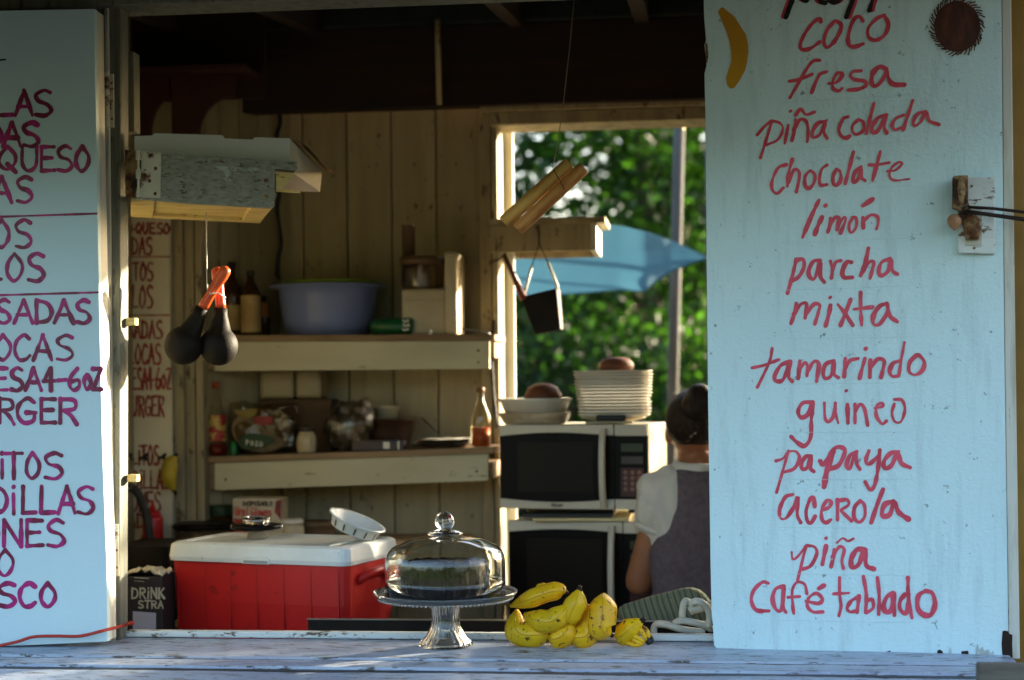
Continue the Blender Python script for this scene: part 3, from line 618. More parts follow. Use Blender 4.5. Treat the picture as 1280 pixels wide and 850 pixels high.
# bare chips along the bottom
for poly in ([(1196,590),(1203,587),(1218,590),(1222,600),(1235,604),(1234,640),(1236,695),(1196,695),(1192,640)], [(700,678),(730,682),(742,670),(758,665),(762,675),(750,685),(715,686)], [(938,690),(942,665),(952,661),(962,668),(966,690)], [(1033,692),(1036,668),(1062,666),(1067,694)], [(878,688),(884,680),(896,684),(900,692)]):
    obj('paint_chip', B().add([pr(870 + x / s3, 600 + min(y, 692) / s3) + nR * .0009 for x, y in poly], [tuple(range(len(poly)))]), m_dark, ms)
for poly in ([(983,690),(986,668),(990,650),(996,662),(1002,690)], [(1090,695),(1092,660),(1098,640),(1106,662),(1118,650),(1124,668),(1140,660),(1150,676),(1160,664),(1165,697)]):
    obj('paint_chip', B().add([pr(870 + x / s3, 600 + min(y, 692) / s3) + nR * .0007 for x, y in poly], [tuple(range(len(poly)))]), mk('exposed pale wood', (.44, .50, .48), .8, (.25, .25, .2), 30, (1, 1, .2), .42, .6, .5, 60, spots=((.06, .05, .04), 30, .6, .64)), ms)
# left edge bare wood notch
obj('paint_chip', B().add([pr(x, y) + nR * .0009 for x, y in ((881.5,52),(884.5,56),(885.5,70),(884,80),(882.2,76))], [(0,1,2,3,4)]), m_rust, ms)
# latch
def onR(px, py, d=0): return pr(px, py) + nR * d
lt = obj('latch_block', B().prism([onR(1197, 317), onR(1243, 318), onR(1243, 223), onR(1197, 222)], nR * .02), m_sill, ms, bev=.002, label='white painted wooden latch block')
obj('latch_plate', B().prism([onR(1206, 308, .021), onR(1226, 308, .021), onR(1226, 262, .021), onR(1206, 262, .021)], nR * .003), m_oldwhite, lt)
hb = B().tube([onR(1198, 225, .035), onR(1198.5, 240, .036), onR(1200, 256, .036), onR(1206, 266, .03)], [.016, .017, .016, .013], 10)
hb.tube([onR(1206, 268, .03), onR(1213, 280, .03), onR(1214, 292, .028), onR(1214, 300, .026)], [.016, .02, .017, .014], 10)
hb.jit(.004, 60)
obj('rusty_hasp', hb, m_rust, lt, smooth=True)
hb2 = B().prism([onR(1197, 222.5, .05), onR(1190, 224, .05), onR(1189, 262, .05), onR(1199, 266, .05), onR(1208, 263, .05), onR(1208.5, 222.5, .05)], nR * -.028)
obj('rusty_plate', hb2, m_rust, lt, bev=.002)
s = B()
for px, py in ((1214, 234), (1217, 311)): s.ell(onR(px, py, .021), .003, .002, .003, 8, 6)
obj('nail_heads', s, m_rust, lt)
shl = thing('round_weight', onR(1192, 287, .04), 'small round tan bead at the end of the rusty shutter latch', 'bead')
obj('bead_body', B().lathe([(.001, .017), (.006, .016), (.012, .012), (.0155, .005), (.015, -.004), (.010, -.012), (.004, -.017), (.001, -.020)], onR(1191.5, 279.5, .045), 16, cap=False), mk('tan shell', (.42, .24, .13), .5, (.3, .15, .07), 30, bump=.3), shl, smooth=True)
obj('neck', B().tube([onR(1196, 275, .045), onR(1205, 271, .045)], [.009, .007], 8), m_rust, shl)
wr = thing('holding_wire', onR(1240, 275, .05), 'pair of dark wires pulled right from the shutter latch', 'wire')
obj('wire_strand', B().tube([onR(1208, 262, .052), onR(1240, 264, .055), onR(1300, 271.5, .06), onR(1420, 287, .08)], .0035, 8), m_wire, wr, smooth=True)
obj('wire_strand', B().tube([onR(1206, 268, .055), onR(1230, 271, .058), onR(1300, 281, .06), onR(1420, 300, .08)], .0045, 8), m_wire, wr, smooth=True)
obj('wire_hook', B().tube([onR(1210, 262, .05), onR(1203, 264, .057), onR(1205, 269, .055)], .004, 8), m_wire, wr, smooth=True)

# ================================================================== left menu shutter
YL = -.115
plL = Plane((0, YL, 0), (0, -1, 0))
p = lambda x, y: P(x, y, YL)
ml = thing('menu_shutter', (p(60, 800).x, YL, p(60, 805).z), 'left hand shutter painted pale blue with magenta block letter menu', 'shutter')
zz_ = P(118, 12, YL).z
ol = [p(0, 809) + Vector((-.9, 0, -.02)), p(0, 808), p(70, 805), p(134, 802), p(133, 700), p(128, 560), p(124.5, 400), p(121.5, 250), p(119, 100), p(118, 11), p(0, 20) + Vector((-.9, 0, .03))]
obj('panel', B().prism(ol, (0, .02, 0)), m_panelL, ml, bev=.0012)
el = [q + Vector((-.002, .0205, 0)) for q in (p(110, 803), p(134, 802), p(133, 700), p(128, 560), p(124.5, 400), p(121.5, 250), p(119, 100), p(118, 11), p(95, 13))]
obj('edge_frame', B().prism(el, (0, .045, 0)), m_edge, ml, bev=.0015)
hinge(129, 93, 160, YL + .068 - .03, ml) if False else None
G = {
 'A': ([(0,0),(.28,.55),(.5,1)], [(.5,1),(.75,.5),(1,0)], [(.17,.36),(.85,.36)]),
 'B': ([(0,0),(0,1)], [(0,.98),(.7,.95),(.75,.62),(.05,.52)], [(.05,.52),(.9,.48),(.95,.08),(0,.02)]),
 'C': ([(.95,.85),(.6,1),(.15,.75),(.05,.35),(.3,.02),(.7,.02),(.98,.18)],),
 'D': ([(.05,0),(.05,1)], [(.05,.98),(.7,.85),(.98,.5),(.75,.12),(.05,.02)]),
 'E': ([(.05,1),(.05,0)], [(.05,.98),(.95,.98)], [(.05,.52),(.8,.54)], [(.05,.02),(.98,.04)]),
 'G': ([(.92,.85),(.55,1),(.12,.72),(.06,.3),(.4,.02),(.85,.1),(.95,.42)], [(.5,.42),(1,.43)]),
 'I': ([(.5,0),(.5,1)],), 'i': ([(.5,0),(.5,.72)], [(.48,.97),(.55,.99)]),
 'L': ([(.1,1),(.08,.03)], [(.08,.03),(.95,.05)]),
 'N': ([(.05,0),(.05,1)], [(.05,1),(.92,0)], [(.95,0),(.95,1)]),
 'O': ([(.5,1),(.12,.65),(.08,.25),(.45,0),(.85,.22),(.95,.6),(.5,1)],),
 'Q': ([(.5,1),(.1,.65),(.08,.3),(.45,.08),(.85,.28),(.92,.65),(.5,1)], [(.5,.3),(.95,-.05)]),
 'R': ([(.08,0),(.08,1)], [(.08,.98),(.8,.92),(.85,.6),(.12,.5)], [(.3,.5),(.65,.3),(.98,-.05)]),
 'S': ([(.92,.9),(.55,1),(.12,.82),(.25,.58),(.75,.45),(.95,.2),(.6,0),(.08,.05)],),
 'T': ([(.5,0),(.5,1)], [(0,.97),(1,.99)]),
 'U': ([(.08,1),(.1,.3),(.45,0),(.85,.25),(.92,1)], ),
 'Z': ([(.05,.95),(.95,.97)], [(.95,.97),(.05,.05)], [(.05,.05),(1,.04)]),
 '4': ([(.55,1),(.05,.4)], [(.05,.4),(1,.42)], [(.62,1),(.6,0)]),
 '6': ([(.75,1),(.2,.6),(.1,.2),(.5,0),(.9,.2),(.8,.48),(.2,.4)],),
 '-': ([(0,.45),(1,.47)],), '+': ([(0,.45),(1,.45)], [(.5,.85),(.5,.1)]), 'o': ([(.5,.7),(.1,.4),(.45,.02),(.9,.35),(.5,.7)],),
}
CURV = set('SCOQUG6o')
def place(text, xs, y0, y1, wd):
    out = []
    for ch, (a, b) in zip(text, xs):
        for st in G[ch]:
            pts = [(a + u * (b - a), y1 - v * (y1 - y0)) for u, v in st]
            pts = [(x + random.uniform(-.35, .35), y + random.uniform(-.4, .4)) for x, y in pts]
            out.append((pts, wd * random.uniform(.9, 1.12)))
    return out
rows = [('LAS', [(-8,17),(19,41),(43,65)], 113, 145), ('DAS', [(-14,2),(4,26),(28,49)], 153, 183), ('QUESO', [(-2,21),(26,48),(51,69),(71,91),(94,112)], 183, 214),
 ('AS', [(-10,15),(20,41)], 221, 253), ('OS', [(-8,12),(18,40)], 275, 309), ('LOS', [(-15,3),(8,29),(34,56)], 317, 351),
 ('SADAS', [(-4,13),(18,41),(45,65),(68,92),(95,113)], 375, 404), ('OCAS', [(-6,14),(18,38),(42,65),(70,92)], 419, 450),
 ('ESA4-6oZ', [(-6,10),(13,29),(32,52),(54,70),(73,83),(86,101),(104,115),(116,127)], 460, 488), ('RGER', [(-2,18),(21,45),(51,70),(74,97)], 498, 529),
 ('iTOS', [(0,5),(7,28),(32,50),(55,79)], 566, 598), ('DiLLAS', [(-8,9),(13,21),(27,46),(50,70),(73,94),(96,118)], 608, 642),
 ('ONES', [(-18,-2),(4,28),(33,54),(58,81)], 650, 683), ('O', [(-4,17)], 687, 720), ('SCO', [(-3,20),(24,45),(50,70)], 729, 758)]
for tx, xs, y0, y1 in rows:
    letter_obj('painted_word', place(tx, xs, y0, y1, 5.2), plL, m_mag, ml, 'magenta painted letters ' + tx.replace('Z', 'z'))
for y0, y1 in ((271, 267), (369, 365.5)):
    letter_obj('painted_rule', [([(-30, y0 + 1), (60, (y0 + y1) / 2), (121 if y0 < 300 else 123, y1)], 2.6)], plL, m_mag, ml)
letter_obj('painted_word', [([(-4, 75.5), (7, 74.5)], 2)], plL, m_black, ml, 'small black stroke near the top')
for y0, y1 in ((93, 160), (655, 720)):
    xa = 135 if y0 < 300 else 141
    hinge(xa, y0, y1, -.0135, kiosk)
# inner board lettering
plI = Plane((0, 1.0995, 0), (0, -1, 0))
def auto(text, x0, x1):
    n = len(text); wch = [(.35 if c in 'i-' else 1) for c in text]; tot = sum(wch) + .28 * (n - 1); u = (x1 - x0) / tot; x = x0; out = []
    for c, q in zip(text, wch): out.append((x, x + u * q)); x += u * (q + .28)
    return out
irow = [('S+QUESO', 152, 212, 279, 292), ('ADAS', 156, 190, 297, 318), ('DiTOS', 154, 191, 328, 351), ('LLOS', 156, 191, 357, 385), ('ASADAS', 150, 203, 401, 423), ('LOCAS', 161, 201, 430, 455),
 ('GUESA4-6oZ', 152, 214, 460, 487), ('BURGER', 157, 205, 495, 520), ('S', 157, 166, 540, 551), ('LiTOS', 165, 199, 557, 581), ('ADiLLAS', 158, 212, 588, 611), ('iONES', 160, 201, 615, 639), ('ADO', 160, 192, 642, 660), ('LAS', 166, 194, 662, 680)]
for tx, a, b, y0, y1 in irow:
    letter_obj('painted_word', place(tx, auto(tx, a, b), y0, y1, 2.7), plI, m_redin, mb, 'faded red letters ' + tx.replace('Z', 'z'))
for y in (321, 394):
    letter_obj('painted_rule', [([(150, y), (180, y), (212, y)], 1.8)], plI, m_redin, mb)

# ================================================================== hanging instruments
def strg(pts, r=.0012, n=6): return B().tube(pts, r, n)
# maracas
def maraca(name, c, neck, tip, label, yb):
    c3 = P(c[0], c[1], yb); n3 = P(neck[0], neck[1], yb); t3 = P(tip[0], tip[1], yb)
    ax = (n3 - c3); ln = ax.length; ax.normalize()
    t = thing(name, c3, label, 'maraca', 'maracas hanging on a string')
    def lat(prof, o, a):
        q = a.to_track_quat('Z', 'Y').to_matrix(); b = B().lathe(prof, (0, 0, 0), 28, cap=True)
        b.v = [o + q @ v for v in b.v]; return b
    r = 24 * m_per_px(c3)
    pr_ = []
    for k in range(15):
        a = -math.pi / 2 + math.pi * .80 * k / 14
        pr_.append((max(.001, r * math.cos(a)), r * 1.02 * math.sin(a)))
    zend = pr_[-1][1]
    pr_ += [(r * .48, zend + (ln - zend) * .35), (r * .36, zend + (ln - zend) * .7), (r * .34, ln)]
    obj('gourd', lat(pr_, c3, ax), m_gourd, t, smooth=True)
    a2 = (t3 - n3); l2 = a2.length; a2.normalize(); q = r / 24
    hp_ = [(6.6 * q, -.002), (6.6 * q, l2 * .1), (6.0 * q, l2 * .3), (6.4 * q, l2 * .55), (7.6 * q, l2 * .8), (7.4 * q, l2 * .92), (5.2 * q, l2 * .985), (1.5 * q, l2 * 1.01)]
    obj('handle', lat(hp_, n3, a2), m_orange, t, smooth=True)
    return t
m_gourd = mk('black gourd', (.006, .0045, .0025), .6, (.010, .007, .004), 8, bump=.5, bscale=160, spec=.15)
m_orange = mk('orange red lacquered wood', (.55, .085, .015), .3, (.42, .055, .012), 12, bump=.05)
maraca('maraca', (229.5, 431.5), (253, 385), (284, 334), 'black maraca with orange red handle, left one of the hanging pair', .12)
maraca('maraca', (273.5, 432.5), (276, 385), (271, 334), 'black maraca with orange red handle, right one of the hanging pair', .155)
st = thing('hanging_string', P(258, 279, .15), 'thin pale string from which the two maracas hang', 'string')
obj('strand', strg([P(258, 266, .16), P(258, 300, .15), P(258.5, 335, .14), P(259, 360, .12), P(263, 367, .105), P(272, 366, .102), P(282, 372, .12)], .0016), m_white_cord, st, smooth=True)
# claves
m_clave = mk('yellow wood stick', (.66, .40, .11), .4, (.48, .25, .055), 7, (4, 4, 1), .42, .62, .2, 60)
m_clave2 = mk('orange brown wood stick', (.62, .30, .09), .4, (.42, .16, .04), 12, (2, 2, .7), .44, .58, .2, 60)
for (a, b, lab, mt, y) in (((629.5, 278), (712.5, 204), 'upper wooden clave stick with yellow grain, hanging in the hatch', m_clave, .20), ((647, 287), (730, 209.5), 'lower wooden clave stick with redder grain, hanging in the hatch', m_clave2, .185)):
    p0, p1 = P(*a, y), P(*b, y); t = thing('clave_stick', p0, lab, 'clave', 'wooden claves hanging on a string')
    L = (p1 - p0).length; q = (p1 - p0).to_track_quat('Z', 'Y'); r = 8.6 * m_per_px(p0)
    o = obj('stick', B().lathe([(r * .9, 0), (r, .004), (r, L - .004), (r * .9, L)], (0, 0, 0), 20), mt, t, world=False, bev=.001)
    o.rotation_mode = 'QUATERNION'; o.rotation_quaternion = q
    for pp in o.data.polygons: pp.use_smooth = len(pp.vertices) == 4
st = thing('hanging_string', P(705, 125, .2), 'thin dark thread holding the two wooden claves', 'string')
obj('strand', strg([P(719, -15, .2), P(712, 60, .2), P(703, 140, .2), P(695, 190, .2), P(691, 209, .2)], .0011), m_string, st, smooth=True)
obj('loop', strg([P(690, 208, .19), P(693, 214, .165), P(700, 226, .160), P(705, 236, .163), P(706, 240, .20)], .0012), m_wire, st, smooth=True)
# cowbell on the bracket board
Ycb = 1.27
cb = thing('cowbell', P(676, 390, Ycb), 'black tapered metal cowbell hanging by a cord from the cream bracket board', 'cowbell')
tl, tr, brr, bl = P(650, 371, Ycb), P(696, 360, Ycb), P(701, 412, Ycb), P(668.5, 418, Ycb)
dv_ = Vector((.006, .055, .0))
obj('bell_body', B().hexa([bl, brr, brr + dv_ * .8, bl + dv_ * .8], [tl, tr, tr + dv_, tl + dv_]), m_blackmetal, cb, bev=.003)
kn = P(674, 305, Ycb)
b = strg([P(674, 288, Ycb + .06), P(673.5, 297, Ycb + .04), kn], .003)
b.tube([kn, P(665, 332, Ycb)], .0018, 6); b.tube([kn, P(684.5, 327, Ycb)], .0018, 6)
obj('cord', b, m_wire, cb)
b = B().tube([P(665, 332, Ycb), P(657, 362, Ycb), P(654.5, 369, Ycb)], .0042, 8); b.tube([P(684.5, 327, Ycb), P(696.5, 357, Ycb), P(697, 362, Ycb)], .0045, 8)
obj('cord_sleeve', b, m_white_cord, cb, smooth=True)
sk = thing('beater_stick', P(655, 372, Ycb), 'dark red tapered wooden beater leaning on the black cowbell', 'beater')
obj('stick', B().tube([P(630, 318, Ycb - .02), P(640, 340, Ycb - .015), P(655, 374, Ycb + .0)], [.006, .0085, .013], 12), mk('dark red wood', (.13, .03, .014), .5, (.08, .02, .01), 9), sk, smooth=True)
obj('wire_tie', B().tube([P(612, 329, 1.40), P(622, 325, 1.33), P(631, 319, Ycb - .02), P(632, 316, Ycb - .02)], .0028, 6), m_wire, sk, smooth=True)
# ================================================================== things on the upper shelf
def zsh(Z, px): return Z[0] + (Z[1] - Z[0]) * (px - 255) / 360 + .0005
def U(px, Y, Z): p = P(px, 430, Y); return Vector((p.x, Y, Z))
def mpp(px, Y): return m_per_px(P(px, 450, Y))
Ys = 1.33; u = mpp(450, Ys)
m_dkglass = mk('dark amber glass', (.05, .022, .008), .12, (.03, .012, .005), 4)
m_label = mk('worn cream label', (.42, .30, .12), .6, (.32, .2, .07), 14)
def bottle(px, Y, z, r, h, neck, label, mat, lab=None, capm=None, liquid=None, lz=(.15, .5), name='bottle', capc=None):
    c = U(px, Y, z); t = thing(name, c, label, 'bottle')
    sh = h * (1 - neck)
    prof = [(r * .8, 0), (r, r * .15), (r, sh * .92), (r * .93, sh), (r * .6, sh + h * neck * .3), (r * .36, sh + h * neck * .55), (r * .33, h * .97)]
    b = B().lathe(prof, c, 24, cap=True)
    obj('bottle_body', b, mat, t, smooth=True)
    if lab: obj('label_band', B().lathe([(r * 1.012, h * lz[0]), (r * 1.012, h * lz[1])], c, 24, cap=False), lab, t, smooth=True)
    if liquid: obj('liquid', B().lathe([(r * .78, .002), (r * .94, r * .16), (r * .94, h * liquid[0]), (.001, h * liquid[0])], c, 24), liquid[1], t, smooth=True)
    obj('bottle_cap', B().lathe([(r * .42, h * .93), (r * .42, h), (r * .36, h + .003)], c, 18), capm or m_black, t, smooth=True)
    return t
bottle(291, 1.30, zsh(ZS1, 291), .031, .235, .38, 'dark sauce bottle, left of the two behind the maracas', m_dkglass, m_label, m_dark, lz=(.08, .42))
bottle(314, 1.27, zsh(ZS1, 314), .032, .205, .32, 'dark square shouldered bottle with cream label and black cap left of the basin', m_dkglass, m_label, m_black, lz=(.05, .62))
bottle(330, 1.38, zsh(ZS1, 330), .022, .13, .3, 'short dark bottle tucked beside the blue basin', m_dkglass, mk('orange label', (.35, .12, .02), .6), m_dark, lz=(.5, .85))
# basin with green lid
m_basin = mk('blue plastic', (.17, .215, .42), .28, (.14, .18, .36), 4)
c = U(411, 1.345, zsh(ZS1, 411)); r = 62 * u; h = P(411, 357, 1.345).z - c.z
bs = thing('plastic_basin', c, 'big blue plastic basin on the upper shelf with a flat green lid inside', 'basin')
sy = .14 / r
obj('basin_bowl', B().lathe([(r * .62, 0), (r * .82, .002), (r * .92, h * .30), (r * .98, h * .72), (r * 1.0, h * .95), (r * 1.19, h), (r * 1.19, h - .006), (r * .99, h * .93), (r * .97, h * .70), (r * .90, h * .32), (r * .6, .006)], c, 48, cap=False, sy=sy), m_basin, bs, smooth=True)
gl = thing('basin_lid', c + Vector((.0, 0, h + .008)), 'flat yellow green plastic lid resting on top of the blue basin', 'tray')  # the basin's lid, placed as a loose object
obj('disc', B().lathe([(.001, .003), (r * .9, .003), (r * .93, .006), (r * .93, .012), (r * .9, .014), (r * .3, .016), (.001, .016)], c + Vector((.01, 0, h + .0005)), 40, cap=False, sy=sy), mk('yellow green plastic', (.26, .36, .04), .4, (.2, .3, .03), 6), gl, smooth=True)
# food processor
zf = zsh(ZS1, 530); Yf2 = 1.31; fp = thing('food_processor', U(535, Yf2, zf), 'cream food processor with clear bowl and tall feed tube on the upper shelf', 'food processor')
def bx(px0, px1, py0, py1, Y, dpt, n, m, t, bev=.004, **k):
    x0, x1, z0, z1 = R(px0, py0, px1, py1, Y); return obj(n, B().box(x0, x1, Y, Y + dpt, z0, z1), m, t, bev=bev, **k)
x0, x1, z0, z1 = R(502, 361, 557, 414, Yf2 - .06)
obj('motor_base', B().box(x0, x1, Yf2 - .06, Yf2 + .10, zf, z1), m_cream, fp, bev=.008)
obj('base_seam', B().box(x0 - .0008, x1 + .0008, Yf2 - .0608, Yf2 + .10, z1 - .036, z1 - .034), m_stud, fp)
x2, x3, z2, z3 = R(556, 315, 572, 414, Yf2 - .05)
tw_ = obj('rear_tower', B().box(x2 + .001, x3, Yf2 - .06, Yf2 + .10, zf, z3), m_cream, fp, bev=.006)
vb = B()
for k in range(9): vb.box(x3 - .006, x3 + .0012, Yf2 - .03, Yf2 + .06, z3 - .05 - k * .008, z3 - .047 - k * .008)
obj('vent_slots', vb, m_dark, tw_)
m_clear = thin_glass('clear smoky plastic', (.72, .66, .55), 2.6, .12)
cc_ = U(529, Yf2 + .01, z1)
rb = 26 * u
obj('clear_bowl', B().lathe([(rb * .92, .001), (rb, .012), (rb, .085), (rb * 1.05, .087), (rb * 1.05, .100), (rb * .9, .106), (.001, .108)], cc_, 28), m_clear, fp, smooth=True)
obj('bowl_rim', B().lathe([(rb * 1.09, .078), (rb * 1.09, .102), (rb * .8, .108), (rb * .8, .102), (rb * 1.0, .078)], cc_, 28, close=True), mk('brown tinted rim', (.12, .07, .035), .3), fp, smooth=True)
obj('feed_tube', B().lathe([(.021, .105), (.021, .205), (.023, .207), (.018, .208), (.018, .108)], U(512, Yf2 + .01, z1), 18, close=True), mk('smoky tube', (.16, .11, .07), .25, trans=.3), fp, smooth=True)
obj('drive_shaft', B().lathe([(.02, .002), (.018, .05), (.01, .085)], cc_, 14), m_cream, fp, smooth=True)
obj('power_cord', B().tube(wob((x3, Yf2 + .03, zf + .02), (P(612, 415, 1.4).x, 1.40, zf + .006), 10, .004), .003, 6), m_black, fp, smooth=True)
# green packet
z = zsh(ZS1, 490)
pk = thing('green_package', U(488, 1.25, z), 'green rolled snack packet lying beside the blue basin with a white logo at its end', 'packet')
x0, x1 = P(463, 408, 1.25).x, P(516, 408, 1.25).x
b = B().tube([(x0, 1.25, z + .022), (x0 + .01, 1.25, z + .026), ((x0 + x1) / 2, 1.25, z + .026), (x1 - .008, 1.25, z + .027), (x1, 1.25, z + .026)], [.012, .024, .0255, .0265, .02], 16)
obj('wrapper', b.jit(.002, 30), mk('dark green foil', (.012, .10, .03), .35, (.01, .06, .02), 20, bump=.3, bscale=50), pk, smooth=True)
s = []
for k, (yy, xx) in enumerate(((401, 506), (406.5, 507), (412, 506))):
    s.append(([(xx - 2.5, yy - 1), (xx, yy + 1.2), (xx + 3.5, yy - 1), (xx + 4.5, yy + 1)], 1.8))
letter_obj('white_logo', s, Plane((0, 1.2225, 0), (0, -1, 0)), m_foam, pk)
lp = thing('paper_scrap', U(538, 1.2, zf), 'tiny white paper cone at the edge of the upper shelf', 'paper')
obj('cone', B().lathe([(.007, 0), (.004, .008), (.001, .016)], U(538, 1.2, zf), 8), m_foam, lp)

# ================================================================== things on the lower shelf
m_paperwrap = mk('plastic wrapped napkins', (.32, .255, .14), .3, (.24, .19, .10), 5, bump=.5, bscale=25)
Yn = 1.42
zq = zsh(ZS2, 360)
tr_ = thing('paper_roll_stand', U(360, 1.43, zq), 'dim cardboard tub at the back of the lower shelf carrying the napkin packs', 'tub')
x0, x1, z0_, z1_ = R(330, 499, 420, 560, 1.43)
obj('tub_body', B().box(x0, x1, 1.36, 1.485, zq, z1_), mk('dim brown carton', (.10, .06, .03), .8, (.07, .04, .02), 9), tr_, bev=.005)
for (a, b_, lab) in ((327, 370, 'plastic wrapped napkin pack high on the lower shelf, left of the pair'), (371, 404, 'plastic wrapped napkin pack high on the lower shelf, right of the pair')):
    x0, x1, z0_, z1_ = R(a, 462, b_, 498, 1.41)
    t = thing('napkin_pack', ((x0 + x1) / 2, 1.43, z1_ * 0 + z0_), lab, 'napkin pack', 'napkin packs')
    obj('pack', B().box(x0, x1, 1.38, 1.48, tr_.location.z + (R(330, 499, 420, 560, 1.43)[3] - zq) + .001, z1_), m_paperwrap, t, bev=.012)
m_sauce = mk('dark red sauce', (.16, .012, .004), .3)
m_orsauce = mk('amber red sauce', (.42, .085, .015), .3, (.32, .05, .01), 10)
m_bglass = thin_glass('bottle glass', (.90, .86, .74), 1.4, .06)
m_lab2 = mk('yellow red label', (.52, .36, .08), .5, (.36, .03, .03), 26, (1, 1, 2), .48, .52)
bottle(269, 1.245, zsh(ZS2, 269), .033, .232, .42, 'glass hot sauce bottle with yellow and red label, left end of the lower shelf', m_bglass, m_lab2, m_orsauce, (.16, m_sauce), (.2, .56))
bottle(600, 1.245, zsh(ZS2, 600), .031, .182, .45, 'clear bottle half full of amber sauce at the right end of the lower shelf', m_bglass, None, mk('brown cap', (.2, .09, .04), .5), (.33, m_orsauce))
# tortilla / bread bag
zt_ = zsh(ZS2, 328)
bb = thing('bread_bag', U(328, 1.27, zt_), 'round flat packet of tortillas in a cloudy bag with green and red print', 'packet')
cx = P(328, 530, 1.27); rx, rz = 42 * u, 30 * u
for k_, yy_ in enumerate((1.262, 1.277, 1.292)):
    rs_ = []
    for dy_, f_ in ((-.007, .90), (-.005, .97), (.005, .97), (.007, .90)):
        rs_.append([Vector((cx.x + .003 * k_ + rx * .93 * f_ * math.cos(a) * (1 + .03 * math.sin(3 * a + k_)), yy_ + dy_, zt_ + rz * .95 + .001 + rz * .93 * f_ * math.sin(a))) for a in [2 * math.pi * i / 40 for i in range(40)]])
    obj('tortilla', B().rings(rs_), mk('pale tortilla', (.20, .15, .08), .8, (.13, .09, .045), 16), bb, smooth=True, bev=.001)
def bagf(s_, q_):
    x_ = cx.x + rx * (2.1 * s_ - 1.05); z_ = zt_ + .001 + rz * 2.1 * q_
    e_ = max(0, 1 - (2 * s_ - 1) ** 4) ** .5 * max(0, 1 - (2 * q_ - 1) ** 4) ** .5
    n_ = noise.fractal(Vector((x_ * 16, z_ * 16, 1.7)), .9, 2, 4)
    return (x_ + .006 * n_, 1.278 - .026 * e_ - .012 * n_ * e_, z_ + .010 * (q_ > .5) * n_ + .016 * max(0, q_ - .85) * math.sin(s_ * 9))
obj('bag', B().grid(bagf, 40, 28), thin_glass('cloudy bag film', (.62, .56, .42), 2.6, .22, .5), bb, smooth=True)
yb_ = 1.2415
pB = Plane((0, yb_, 0), (0, -1, 0))
def blob(pts, pl, mat, name, par, d=.0): return obj(name, B().add([pl.pt(x, y) + pl.n * d for x, y in pts], [tuple(range(len(pts)))]), mat, par)
blob([(299,556),(302,546),(312,541),(326,543),(340,546),(342,551),(333,558),(316,562),(303,561)], pB, mk('dark green print', (.006, .04, .012), .5), 'green_print', bb)
blob([(316,523),(323,520),(342,521),(340,530),(330,532),(318,529)], pB, mk('red print', (.22, .014, .012), .5), 'red_print', bb)
blob([(295,512),(322,511),(320,518),(312,524),(297,520)], pB, mk('yellow print', (.20, .14, .02), .5), 'yellow_print', bb)
letter_obj('print_letters', [([(x, 550), (x, 556)], 1) for x in (308,)] + [([(308,550),(311,551.5),(308,553.5)], 1), ([(315,551),(313.5,554),(315,556.5),(317,554),(315,551)], 1), ([(319.5,552),(322,552),(319.5,557),(322.5,557)], 1), ([(326,552),(324.5,555),(326,557.5),(328,555),(326,552)], 1)], pB, m_foam, bb, lift=.001)
gp = thing('green_tube', U(291, 1.24, zsh(ZS2, 291)), 'small green capped tube between the hot sauce and the tortilla packet', 'tube')
obj('tube_body', B().lathe([(.012, 0), (.013, .004), (.013, .03), (.009, .036), (.009, .045)], U(291, 1.235, zsh(ZS2, 291)), 14), mk('green plastic', (.01, .13, .03), .4), gp, smooth=True)
# salt shaker
zk = zsh(ZS2, 382); sk_ = thing('salt_shaker', U(382, 1.235, zk), 'fluted glass salt shaker with dark screw lid on the lower shelf', 'shaker')
obj('glass_body', B().lathe([(.026, 0), (.030, .006), (.032, .03), (.030, .052), (.023, .064), (.022, .068)], U(382, 1.235, zk), 48, rib=.025, ribn=12), mk('glass full of salt', (.50, .42, .26), .2, (.4, .33, .2), 8), sk_, smooth=True)
obj('screw_lid', B().lathe([(.024, .0682), (.024, .080), (.019, .083), (.001, .084)], U(382, 1.235, zk), 20), mk('dull steel', (.05, .04, .03), .4), sk_, smooth=True)
# clear plastic bag
m_film = thin_glass('crinkled clear film', (.66, .60, .50), 4.0, .24, .8)
zg = zsh(ZS2, 428); pgb = thing('clear_bag', U(430, 1.30, zg), 'crumpled clear plastic bag standing on the lower shelf', 'plastic bag')
b = B().ell((U(430, 1.29, zg + .078)), .078, .06, .076, 40, 28)
for p_ in b.v:
    t_ = (p_.z - zg) / .15; p_.x += .025 * t_; 
    d_ = noise.fractal(p_ * 22, .8, 2.0, 4) * .018; q_ = (p_ - Vector((U(430, 1.29, zg + .078)))).normalized(); p_ += q_ * d_
    if p_.z < zg: p_.z = zg + .0005
obj('film', b, m_film, pgb, smooth=True)
b = B().ell((U(452, 1.30, zg + .125)), .030, .03, .045, 20, 14, Matrix.Rotation(.5, 3, 'Y'))
for p_ in b.v: p_ += Vector(noise.noise_vector(p_ * 45)) * .014
obj('knotted_top', b, m_film, pgb)
